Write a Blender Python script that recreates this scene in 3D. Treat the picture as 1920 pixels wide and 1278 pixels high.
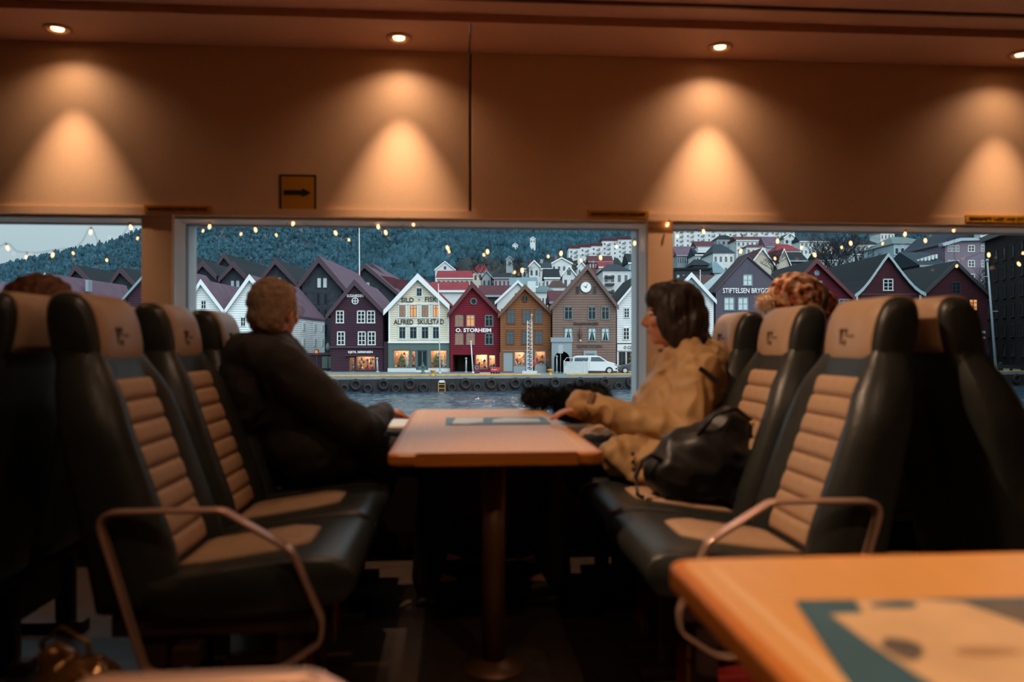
import bpy, math, random
import numpy as np
from mathutils import Vector, Matrix, Euler, noise

for o in list(bpy.data.objects): bpy.data.objects.remove(o)
SC = bpy.context.scene
COL = SC.collection
random.seed(7)
PI = math.pi

# ------------------------------------------------------------------ camera
F = 1493.0                     # focal length in pixels of the 1920 x 1278 frame
CX, CY = 960.0, 645.0          # principal column, horizon row
TPSI = 111.0 / F
PSI = math.atan(TPSI); CP, SP = math.cos(PSI), math.sin(PSI)
EYE = 1.0                      # eye above the cabin floor

cam = bpy.data.cameras.new('camera')
cam.sensor_width = 36.0; cam.lens = F * 36.0 / 1920.0
cam.shift_y = 6.0 / 1920.0
cam.clip_start = 0.05; cam.clip_end = 6000
cam.dof.use_dof = True; cam.dof.focus_distance = 60.0; cam.dof.aperture_fstop = 2.2
camo = bpy.data.objects.new('camera', cam); COL.objects.link(camo)
camo.location = (0, 0, EYE); camo.rotation_euler = (PI/2, 0, -PSI)
SC.camera = camo

# ------------------------------------------------------------------ world, sun, exposure
def lin(c):
    c = c / 255.0
    return c / 12.92 if c <= 0.04045 else ((c + 0.055) / 1.055) ** 2.4
def srgb(r, g, b): return (lin(r), lin(g), lin(b), 1.0)

wd = bpy.data.worlds.new('sky'); SC.world = wd; wd.use_nodes = True
nt = wd.node_tree; nt.nodes.clear()
wo = nt.nodes.new('ShaderNodeOutputWorld'); bg = nt.nodes.new('ShaderNodeBackground')
tc = nt.nodes.new('ShaderNodeTexCoord'); sx = nt.nodes.new('ShaderNodeSeparateXYZ')
cl = nt.nodes.new('ShaderNodeClamp'); ml = nt.nodes.new('ShaderNodeMath'); ml.operation = 'MULTIPLY_ADD'
ml.inputs[1].default_value = 2.0; ml.inputs[2].default_value = 1.0      # overcast dusk: (1 + 2 sin h)
nz = nt.nodes.new('ShaderNodeTexNoise'); nz.inputs['Scale'].default_value = 3.0; nz.inputs['Detail'].default_value = 4.0
nm = nt.nodes.new('ShaderNodeMath'); nm.operation = 'MULTIPLY_ADD'; nm.inputs[1].default_value = 0.16; nm.inputs[2].default_value = 0.92
mm = nt.nodes.new('ShaderNodeMath'); mm.operation = 'MULTIPLY'
ms = nt.nodes.new('ShaderNodeMath'); ms.operation = 'MULTIPLY'; ms.inputs[1].default_value = 0.46   # SKY STRENGTH
nt.links.new(tc.outputs['Generated'], sx.inputs[0]); nt.links.new(sx.outputs['Z'], cl.inputs['Value'])
nt.links.new(cl.outputs[0], ml.inputs[0]); nt.links.new(tc.outputs['Generated'], nz.inputs['Vector'])
nt.links.new(nz.outputs['Fac'], nm.inputs[0]); nt.links.new(ml.outputs[0], mm.inputs[0]); nt.links.new(nm.outputs[0], mm.inputs[1])
nt.links.new(mm.outputs[0], ms.inputs[0]); nt.links.new(ms.outputs[0], bg.inputs['Strength'])
bg.inputs['Color'].default_value = (0.85, 1.07, 1.15, 1)
nt.links.new(bg.outputs[0], wo.inputs[0])

sun = bpy.data.lights.new('dusk_sky_offscreen', 'SUN'); sun.energy = 2.65; sun.angle = math.radians(70); sun.color = (1.0, 0.98, 0.98)
suno = bpy.data.objects.new('dusk_sky_offscreen', sun); COL.objects.link(suno)
suno.rotation_euler = (math.radians(58), 0, math.radians(24))     # the bright western sky behind the ferry

vs = SC.view_settings
vs.view_transform = 'Standard'; vs.look = 'None'; vs.exposure = 0.0; vs.gamma = 1.0; vs.use_curve_mapping = False
SC.cycles.max_bounces = 6; SC.cycles.diffuse_bounces = 3; SC.cycles.glossy_bounces = 3
SC.cycles.transparent_max_bounces = 12; SC.cycles.sample_clamp_indirect = 4.0
SC.cycles.caustics_reflective = False; SC.cycles.caustics_refractive = False

# ------------------------------------------------------------------ pixel helpers
def P(px, py, Y):
    "point on the plane y = Y (cabin depth) seen at a pixel"
    u, v = (px - CX) / F, (py - CY) / F
    dx, dy, dz = u * CP + SP, -u * SP + CP, -v
    t = Y / dy
    return Vector((dx * t, Y, EYE + dz * t))
def PZ(px, py, z):
    u, v = (px - CX) / F, (py - CY) / F
    t = (z - EYE) / -v
    return Vector(((u * CP + SP) * t, (-u * SP + CP) * t, z))
def PXA(px, Y): return P(px, CY, Y).x
def E(px, py, d):
    "point at distance d along the viewing direction (town outside)"
    x = (px - CX) / F * d
    return Vector((x * CP + d * SP, -x * SP + d * CP, EYE - (py - CY) / F * d))

# ------------------------------------------------------------------ mesh helpers
class MB:
    def __init__(s): s.v = []; s.f = []
    def add(s, vs, fs):
        n = len(s.v); s.v.extend([tuple(p) for p in vs]); s.f.extend([tuple(i + n for i in f) for f in fs]); return s
    def box(s, x0, y0, z0, x1, y1, z1):
        return s.add([(x0,y0,z0),(x1,y0,z0),(x1,y1,z0),(x0,y1,z0),(x0,y0,z1),(x1,y0,z1),(x1,y1,z1),(x0,y1,z1)],
                     [(0,3,2,1),(4,5,6,7),(0,1,5,4),(1,2,6,5),(2,3,7,6),(3,0,4,7)])
    def prism(s, pts, y0, y1):
        "polygon in x,z extruded along y"
        n = len(pts)
        v = [(x, y0, z) for x, z in pts] + [(x, y1, z) for x, z in pts]
        return s.add(v, [tuple(range(n)), tuple(range(2*n-1, n-1, -1))] + [(i, i+n, (i+1)%n+n, (i+1)%n) for i in range(n)])
    def loft(s, rings, caps=True, closed=True):
        n = len(rings[0]); v = [p for r in rings for p in r]; f = []
        for k in range(len(rings)-1):
            for i in range(n if closed else n-1):
                j = (i+1) % n
                f.append((k*n+i, k*n+j, (k+1)*n+j, (k+1)*n+i))
        if caps:
            f.append(tuple(range(n-1, -1, -1))); f.append(tuple((len(rings)-1)*n + i for i in range(n)))
        return s.add(v, f)
    def tube(s, pts, r, n=8, caps=True):
        pts = [Vector(p) for p in pts]; rr = r if isinstance(r, (list, tuple)) else [r]*len(pts)
        rings = []; ref = None
        for i, p in enumerate(pts):
            t = (pts[min(i+1, len(pts)-1)] - pts[max(i-1, 0)])
            if t.length < 1e-9: t = Vector((0,0,1))
            t.normalize()
            if ref is None: ref = Vector((0,0,1)) if abs(t.z) < .9 else Vector((1,0,0))
            a = t.cross(ref)
            if a.length < 1e-6: a = t.cross(Vector((1,.3,0)))
            a.normalize(); b = t.cross(a); ref = -b if False else ref
            rings.append([p + (a*math.cos(2*PI*k/n) + b*math.sin(2*PI*k/n))*rr[i] for k in range(n)])
        return s.loft(rings, caps)
    def lathe(s, prof, n=16, c=(0,0,0)):
        rings = [[(c[0]+r*math.cos(2*PI*k/n), c[1]+r*math.sin(2*PI*k/n), c[2]+z) for k in range(n)] for r, z in prof]
        return s.loft(rings)
    def ell(s, c, r, rot=None, n=16, m=10):
        c = Vector(c); R = rot or Matrix.Identity(3); rings = []
        for j in range(1, m):
            th = PI*j/m
            rings.append([c + R @ Vector((r[0]*math.sin(th)*math.cos(2*PI*k/n), r[1]*math.sin(th)*math.sin(2*PI*k/n), -r[2]*math.cos(th))) for k in range(n)])
        b = c + R @ Vector((0,0,-r[2])); t = c + R @ Vector((0,0,r[2]))
        v = [p for q in rings for p in q] + [b, t]; N = len(v); f = []
        for j in range(m-2):
            for k in range(n): f.append((j*n+k, j*n+(k+1)%n, (j+1)*n+(k+1)%n, (j+1)*n+k))
        for k in range(n):
            f.append((N-2, (k+1)%n, k)); f.append((N-1, (m-2)*n+k, (m-2)*n+(k+1)%n))
        return s.add(v, f)
    def cap(s, a, b, ra, rb, n=14):
        "tapered capsule"
        a, b = Vector(a), Vector(b); t = b - a; L = t.length
        if L < 1e-6: return s.ell(a, (ra,)*3)
        t.normalize(); q = t.cross(Vector((0,0,1)) if abs(t.z) < .9 else Vector((1,0,0))).normalized(); w = t.cross(q)
        rings = []
        for j in range(1, 5):
            al = PI/2*(1-j/5.0+.0); rings.append((a - t*ra*math.sin(al), ra*math.cos(al)))
        for i in range(5): rings.append((a + t*L*i/4, ra + (rb-ra)*i/4))
        for j in range(4, 0, -1):
            al = PI/2*(1-j/5.0); rings.append((b + t*rb*math.sin(al), rb*math.cos(al)))
        return s.loft([[c + (q*math.cos(2*PI*k/n) + w*math.sin(2*PI*k/n))*r for k in range(n)] for c, r in rings])
    def strip(s, path, w, t, axis=Vector((0,1,0)), closed=True):
        "flat bar (w wide along axis, t thick) swept along a path"
        path = [Vector(p) for p in path]; n = len(path); rings = []
        for i, p in enumerate(path):
            a = path[(i-1) % n] if closed else path[max(i-1,0)]; b = path[(i+1) % n] if closed else path[min(i+1,n-1)]
            d = (b-a).normalized(); nn = d.cross(axis).normalized()
            rings.append([p + axis*w/2*i_ + nn*t/2*j_ for i_, j_ in ((-1,-.55),(-.85,-1),(.85,-1),(1,-.55),(1,.55),(.85,1),(-.85,1),(-1,.55))])
        if closed: rings.append(rings[0])
        return s.loft(rings, caps=not closed)
    def build(s, name, m, parent=None, smooth=False, loc=None):
        me = bpy.data.meshes.new(name); me.from_pydata(s.v, [], s.f); me.update()
        if smooth: me.polygons.foreach_set('use_smooth', [True]*len(me.polygons))
        return link(name, me, m, parent, loc)

def link(name, me, m, parent=None, loc=None):
    o = bpy.data.objects.new(name, me); COL.objects.link(o)
    if m is not None and len(me.materials) == 0: me.materials.append(m)
    if parent is not None: o.parent = parent
    if loc is not None: o.location = loc
    return o
def tag(o, label=None, cat=None, group=None, kind=None):
    if label: o['label'] = label
    if cat: o['category'] = cat
    if group: o['group'] = group
    if kind: o['kind'] = kind
    return o
def empty(name, loc=(0,0,0), rz=0.0, label=None, cat=None, group=None):
    o = bpy.data.objects.new(name, None); COL.objects.link(o); o.empty_display_size = .1
    o.location = loc; o.rotation_euler = (0, 0, rz)
    return tag(o, label, cat, group)
def copy_tree(o, parent=None, loc=None, rz=None, label=None, group=None):
    c = o.copy(); COL.objects.link(c); c.parent = parent
    if loc is not None: c.location = loc
    if rz is not None: c.rotation_euler = (0, 0, rz)
    if label: c['label'] = label
    if group: c['group'] = group
    for ch in [x for x in o.children]: copy_tree(ch, c)
    return c
def bevel(o, w, seg=2):
    md = o.modifiers.new('bevel', 'BEVEL'); md.width = w; md.segments = seg; md.limit_method = 'ANGLE'; md.angle_limit = .6
    return o
def text_mesh(txt, size_w, size_h, thick=.03, bold=0.0, serif=False):
    "lettering lying in x,z, lower left corner at 0,0, stretched to size_w x size_h"
    cu = bpy.data.curves.new('t', 'FONT'); cu.body = txt; cu.extrude = thick/2; cu.offset = bold
    cu.resolution_u = 3
    ob = bpy.data.objects.new('t', cu); COL.objects.link(ob)
    dg = bpy.context.evaluated_depsgraph_get(); dg.update()
    me = bpy.data.meshes.new_from_object(ob.evaluated_get(dg)); bpy.data.objects.remove(ob); bpy.data.curves.remove(cu)
    n = len(me.vertices); co = np.empty(n*3); me.vertices.foreach_get('co', co); co = co.reshape(-1, 3)
    mn, mx = co.min(0), co.max(0)
    x = (co[:,0]-mn[0])/(mx[0]-mn[0])*size_w; z = (co[:,1]-mn[1])/(mx[1]-mn[1])*size_h; y = -(co[:,2])
    me.vertices.foreach_set('co', np.stack([x, y, z], 1).ravel()); me.update(); me.materials.clear()
    return me

# ------------------------------------------------------------------ materials
MATS = {}
def mat(name, rgb, rough=.6, metal=0.0, spec=.5, noise_amt=0.0, noise_scale=5.0, bump=0.0, bump_scale=None, emit=None, estr=0.0,
        stripes=None, stripe_axis='Z', stripe_dark=.55, stretch=None, coat=0.0, col2=None, stripe_w=.16):
    if name in MATS: return MATS[name]
    m = bpy.data.materials.new(name); m.use_nodes = True; nt = m.node_tree; b = nt.nodes['Principled BSDF']
    c = srgb(*rgb); N, L = nt.nodes, nt.links
    b.inputs['Base Color'].default_value = c; b.inputs['Roughness'].default_value = rough
    b.inputs['Metallic'].default_value = metal; b.inputs['Specular IOR Level'].default_value = spec
    b.inputs['Coat Weight'].default_value = coat
    tcn = N.new('ShaderNodeTexCoord'); vec = tcn.outputs['Object']
    if stretch:
        mp = N.new('ShaderNodeMapping'); mp.inputs['Scale'].default_value = stretch; L.new(vec, mp.inputs[0]); vec2 = mp.outputs[0]
    else: vec2 = vec
    colout = None; h = None
    if noise_amt or bump or col2:
        nz = N.new('ShaderNodeTexNoise'); nz.inputs['Scale'].default_value = noise_scale; nz.inputs['Detail'].default_value = 5.0
        L.new(vec2, nz.inputs['Vector'])
        rp = N.new('ShaderNodeValToRGB'); e = rp.color_ramp.elements
        e[0].position = .3; e[1].position = .7
        if col2: e[0].color = c; e[1].color = srgb(*col2)
        else:
            e[0].color = tuple(x*(1-noise_amt) for x in c[:3])+(1,); e[1].color = tuple(min(1, x*(1+noise_amt)) for x in c[:3])+(1,)
        L.new(nz.outputs['Fac'], rp.inputs[0]); colout = rp.outputs[0]; h = nz.outputs['Fac']
        if bump_scale:
            n2 = N.new('ShaderNodeTexNoise'); n2.inputs['Scale'].default_value = bump_scale; n2.inputs['Detail'].default_value = 3.0
            L.new(vec2, n2.inputs['Vector']); h = n2.outputs['Fac']
    if stripes:                                    # boards or tile courses: a joint every `stripes` metres
        sp = N.new('ShaderNodeSeparateXYZ'); L.new(vec, sp.inputs[0])
        dv = N.new('ShaderNodeMath'); dv.operation = 'DIVIDE'; dv.inputs[1].default_value = stripes; L.new(sp.outputs[stripe_axis], dv.inputs[0])
        fr = N.new('ShaderNodeMath'); fr.operation = 'FRACT'; L.new(dv.outputs[0], fr.inputs[0])
        r2 = N.new('ShaderNodeValToRGB'); e = r2.color_ramp.elements
        e[0].position = stripe_w*.5; e[0].color = (stripe_dark,)*3+(1,); e[1].position = stripe_w; e[1].color = (1,1,1,1)
        L.new(fr.outputs[0], r2.inputs[0])
        if stripe_dark != 1.0:                     # a seam that has its own colour (taped sheet)
            mx = N.new('ShaderNodeMix'); mx.data_type = 'RGBA'; mx.blend_type = 'MULTIPLY'; mx.inputs[0].default_value = 1.0
            if colout: L.new(colout, mx.inputs[6])
            else: mx.inputs[6].default_value = c
            L.new(r2.outputs[0], mx.inputs[7]); colout = mx.outputs[2]
        r3 = N.new('ShaderNodeValToRGB'); e = r3.color_ramp.elements       # relief only: joint, then the board's face
        e[0].position = 0; e[0].color = (0, 0, 0, 1); e[1].position = stripe_w; e[1].color = (1, 1, 1, 1); q_ = e.new(1.0); q_.color = (.55, .55, .55, 1)
        L.new(fr.outputs[0], r3.inputs[0])
        bp = N.new('ShaderNodeBump'); bp.inputs['Strength'].default_value = 1.0; bp.inputs['Distance'].default_value = .05
        L.new(r3.outputs[0], bp.inputs['Height']); L.new(bp.outputs[0], b.inputs['Normal'])
    elif bump and h:
        bp = N.new('ShaderNodeBump'); bp.inputs['Strength'].default_value = bump; bp.inputs['Distance'].default_value = .01
        L.new(h, bp.inputs['Height']); L.new(bp.outputs[0], b.inputs['Normal'])
    if colout: L.new(colout, b.inputs['Base Color'])
    if emit:
        b.inputs['Emission Color'].default_value = srgb(*emit); b.inputs['Emission Strength'].default_value = estr
    MATS[name] = m; return m

def glass_mat(name, tint, refl):
    "thin window pane: mostly clear, a fresnel reflection on top"
    m = bpy.data.materials.new(name); m.use_nodes = True; nt = m.node_tree; N, L = nt.nodes, nt.links; N.clear()
    o = N.new('ShaderNodeOutputMaterial'); t = N.new('ShaderNodeBsdfTransparent'); g = N.new('ShaderNodeBsdfGlossy')
    x = N.new('ShaderNodeMixShader'); fr = N.new('ShaderNodeFresnel'); fr.inputs['IOR'].default_value = 1.45
    k = N.new('ShaderNodeMath'); k.operation = 'MULTIPLY'; k.inputs[1].default_value = refl; L.new(fr.outputs[0], k.inputs[0])
    t.inputs[0].default_value = tint; g.inputs['Roughness'].default_value = .01
    L.new(k.outputs[0], x.inputs[0]); L.new(t.outputs[0], x.inputs[1]); L.new(g.outputs[0], x.inputs[2]); L.new(x.outputs[0], o.inputs[0])
    return m
# ================================================================== CABIN
WY = 3.85          # inner face of the window wall
GY = 4.05          # glass
ZS = 2.407         # soffit
ZC = 2.438         # ceiling
ZH = 1.605         # underside of the window header
ZSILL = .625
XL, XR, YB = -4.2, 5.6, -2.6
M_wall = mat('wall_laminate', (222, 186, 152), rough=.55, noise_amt=.03, noise_scale=60, bump=.04, bump_scale=300)
M_ceil = mat('ceiling_laminate', (200, 150, 126), rough=.6, noise_amt=.03, noise_scale=40)
M_ceildark = M_ceil
M_reveal = mat('window_reveal', (228, 228, 228), rough=.5)
M_sill = mat('sill_white', (225, 222, 215), rough=.35)
M_dark = mat('dark_plinth', (58, 46, 40), rough=.7)
M_wframe = mat('window_frame_grey', (150, 156, 164), rough=.5)
M_gasket = mat('rubber_gasket', (20, 22, 24), rough=.6)
M_floor = mat('floor_vinyl', (70, 56, 46), rough=.45, noise_amt=.25, noise_scale=14)
M_glass = glass_mat('cabin_glass', (.97, .985, .99, 1), .5)
M_seam = mat('seam_strip', (96, 66, 48), rough=.5)

def struct(name, mb, m, smooth=False):
    return tag(mb.build(name, m, None, smooth), kind='structure')
struct('floor', MB().box(XL, YB, -.12, XR, 4.3, 0), M_floor)
struct('ceiling', MB().box(XL, YB, ZC, XR, 3.49, ZC+.12), M_ceildark)
for i, (a, b) in enumerate(((XL, PXA(882, 3.6)-.004), (PXA(882, 3.6)+.004, XR))):
    struct('trim_%d' % (i+1), MB().box(a, 3.49, ZS, b, WY+.3, ZC+.12), M_ceil)
struct('trim_3', MB().box(XL, 3.472, ZS-.004, XR, 3.49, ZC), M_ceildark)
struct('trim_4', MB().box(XL, 3.30, ZC-.012, XR, 3.315, ZC+.01), M_seam)
struct('wall_back', MB().box(XL-.1, YB-.1, 0, XR+.1, YB, ZC), M_wall)
struct('wall_left', MB().box(XL-.1, YB, 0, XL, 4.3, ZC+.1), M_wall)
struct('wall_right', MB().box(XR, YB, 0, XR+.1, 4.3, ZC+.1), M_wall)
# window wall: the header with its laminate panels, pillars, the wall below
ww = struct('wall_window', MB().box(XL, WY+.02, ZH, XR, 4.2, ZS+.1), M_seam)
sx0 = PXA(882, WY)
for a, b in ((XL, sx0-2.4), (sx0-2.392, sx0-.006), (sx0+.006, sx0+3.6), (sx0+3.608, XR)):
    bevel(MB().box(a, WY, ZH+.03, b, WY+.03, ZS).build('wall_panel', M_wall, ww), .004)
MB().box(XL, WY-.012, ZH, XR, WY+.04, ZH+.035).build('edge_rail', M_wall, ww)
MB().box(XL, WY+.03, ZH-.012, XR, GY+.05, ZH).build('header_reveal', M_reveal, ww)
low = struct('wall_below_window', MB().box(XL, WY, 0, XR, 4.2, ZSILL-.05), M_dark)
struct('trim_5', MB().box(XL, WY-.15, ZSILL-.06, XR, 4.2, ZSILL), M_sill)
bevel(bpy.data.objects['trim_5'], .012)
struct('baseboard_window', MB().box(XL, WY-.015, 0, XR, WY, .1), M_gasket)
px1 = (PXA(265, WY), PXA(322, WY)); px2 = (PXA(1215, WY), PXA(1262, WY))
pill = [(-3.35, -3.15), px1, px2, (4.1, 4.3)]
for i, (a, b) in enumerate(pill):
    p = struct('trim_%d' % (i+6), MB().box(a, WY, ZSILL, b, 4.2, ZH), M_wall)
    MB().box(a-.004, WY+.02, ZSILL, a, 4.2, ZH).build('reveal_board', M_reveal, p)
    MB().box(b, WY+.02, ZSILL, b+.004, 4.2, ZH).build('reveal_board', M_reveal, p)
bounds = [(XL, -3.35), (-3.15, px1[0]), (px1[1], px2[0]), (px2[1], 4.1), (4.3, XR)]
for i, (a, b) in enumerate(bounds):
    if b - a < .25: continue
    w = .007; mb = MB()
    mb.box(a+.004, GY-.01, ZSILL, a+w, GY+.02, ZH-.012).box(b-w, GY-.01, ZSILL, b-.004, GY+.02, ZH-.012)
    mb.box(a, GY-.01, ZH-.012-w, b, GY+.02, ZH-.012).box(a, GY-.01, ZSILL, b, GY+.02, ZSILL+w)
    fr = struct('window_%d' % (i+1), mb, M_wframe)
    MB().box(a+.006, GY, ZSILL+.005, b-.006, GY+.008, ZH-.016).build('pane', M_glass, fr)

# recessed spot lamps ------------------------------------------------
M_rim = mat('lamp_rim', (220, 190, 170), rough=.25, metal=.8)
M_cup = mat('lamp_cup', (235, 190, 150), rough=.3, metal=.6)
M_bulb = mat('halogen', (255, 220, 190), emit=(255, 190, 130), estr=9.0)
WARM = (1.0, .645, .405)
def spot(loc, power, angle, blend, parent, rad=.012, tilt=0.0, tilty=0.0):
    l = bpy.data.lights.new('spot', 'SPOT'); l.energy = power; l.spot_size = math.radians(angle); l.spot_blend = blend
    l.color = WARM; l.shadow_soft_size = rad
    o = bpy.data.objects.new('halogen_beam', l); COL.objects.link(o); o.parent = parent; o.location = loc; o.rotation_euler = (tilt, tilty, 0)
    return o
def downlight(loc, label, group, cones, tilty=0.0):
    r = empty('downlight', loc, 0, label, 'lamp', group)
    MB().lathe([(.052, 0), (.058, -.004), (.056, -.009), (.043, -.010), (.040, -.004), (.040, 0)], 24).build('rim', M_rim, r, True)
    MB().loft([[(q*math.cos(2*PI*k/20), q*math.sin(2*PI*k/20), z) for k in range(20)] for q, z in ((.040, -.003), (.034, .004), (.026, .012))], caps=False).build('reflector', M_cup, r, True)
    MB().lathe([(.001, -.004), (.024, -.006), (.027, -.001), (.001, .004)], 20).build('bulb', M_bulb, r, True)
    for p, a, b, t in cones: spot((0, 0, -.02), p, a, b, r, tilt=t, tilty=tilty)
    return r
for px, py, k, lab in ((108, 53, 1.0, 'round warm downlight in the soffit over the left window'), (748, 70, 1.35, 'round warm downlight in the soffit left of the panel seam'),
                  (1350, 87, 1.45, 'round warm downlight in the soffit above the knit beanie wearer'), (1915, 101, 1.0, 'round warm downlight in the soffit at the far end of the row')):
    p = PZ(px, py, ZS)
    downlight((p.x, p.y, ZS), lab, 'soffit downlights', [(67*k, 60, 1.0, .0), (5.5*k, 142, 1.0, .0)])
# the cabin's other ceiling lamps, above the picture: they light the near table, the armrests and the woman's row
for x, y, pw, an, wide, ty, lab in ((-.4, 2.1, 104, 76, 16, -.66, 'swivelled warm downlight in the ceiling aimed at the woman\'s seat row'), (.85, .45, 105, 90, 22, 0, 'round warm downlight in the ceiling over the amber table'), (-.5, .55, 26, 70, 14, 0, 'round warm downlight in the ceiling over the near armrest')):
    r = downlight((x, y, ZC), lab, 'ceiling downlights', [(pw, an, .8, 0.0)], ty)
    spot((0, 0, -.02), wide, 160, 1.0, r)
    r.name = 'ceiling_downlight_offscreen'
    for ch in r.children:
        if ch.type == 'LIGHT': ch.name = 'ceiling_lamp_offscreen'
        if ch.name.startswith('bulb'): ch.name = 'bulb_offscreen'

# stickers on the header -------------------------------------------------
M_yel = mat('sticker_yellow', (196, 140, 22), rough=.45)
M_blk = mat('sticker_black', (26, 24, 22), rough=.5)
a = P(524, 397, WY); b = P(593, 328, WY)
w, h = b.x-a.x, b.z-a.z
sg = empty('arrow_sign', (a.x, WY-.003, a.z), 0, 'square yellow sign with black border and right-pointing arrow', 'sign')
MB().box(0, 0, 0, w, .003, h).build('plate', M_blk, sg)
t = w*.055; MB().box(t, -.0012, t, w-t, .0, h-t).build('yellow_field', M_yel, sg)
MB().prism([(.12*w, .46*h), (.62*w, .46*h), (.62*w, .40*h), (.86*w, .52*h), (.62*w, .64*h), (.62*w, .58*h), (.12*w, .58*h)], -.003, -.0005).build('arrow', M_blk, sg)
for x0, x1, y0, lab in ((270, 396, 397.5, 'narrow yellow life vest sticker above the slim pillar near the arrow sign'), (1102, 1216, 404.5, 'narrow yellow life vest sticker beside the pillar behind the woman'),
                   (1811, 1925, 417.5, 'narrow yellow life vest sticker beneath the last downlight')):
    a = P(x0, y0, WY-.014); b = P(x1, y0-11.5, WY-.014); w, h = b.x-a.x, b.z-a.z
    st = empty('instruction_sticker', (a.x, WY-.016, ZH+.012), 0, lab, 'sticker', 'life vest stickers along the header')
    MB().box(0, 0, 0, w, .017, h).build('sticker_backing', M_yel, st)
    link('lettering', text_mesh('REDNINGSVESTER PLASSERT UNDER SETET', w*.9, h*.42, .001, .02), M_blk, st, (w*.05, -.001, h*.28))

# ================================================================== SEATS
M_lea = mat('green_black_leather', (46, 49, 46), rough=.38, noise_amt=.15, noise_scale=20, bump=.1, bump_scale=120)
M_tan = mat('tan_upholstery', (188, 154, 122), rough=.62, noise_amt=.06, noise_scale=30, bump=.08, bump_scale=200)
M_tan2 = mat('tan_headrest_leather', (178, 148, 120), rough=.42, noise_amt=.05, noise_scale=14, bump=.06, bump_scale=90)
M_logo = mat('logo_print', (92, 70, 56), rough=.6)
M_base = mat('seat_base_metal', (70, 48, 44), rough=.5, metal=.3)
M_arm = mat('armrest_steel', (226, 186, 160), rough=.4, metal=.75)
M_armglint = mat('armrest_glint', (232, 190, 176), rough=.3, coat=.4)  # pinkish-white colour for the light reflected on the armrest

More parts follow.
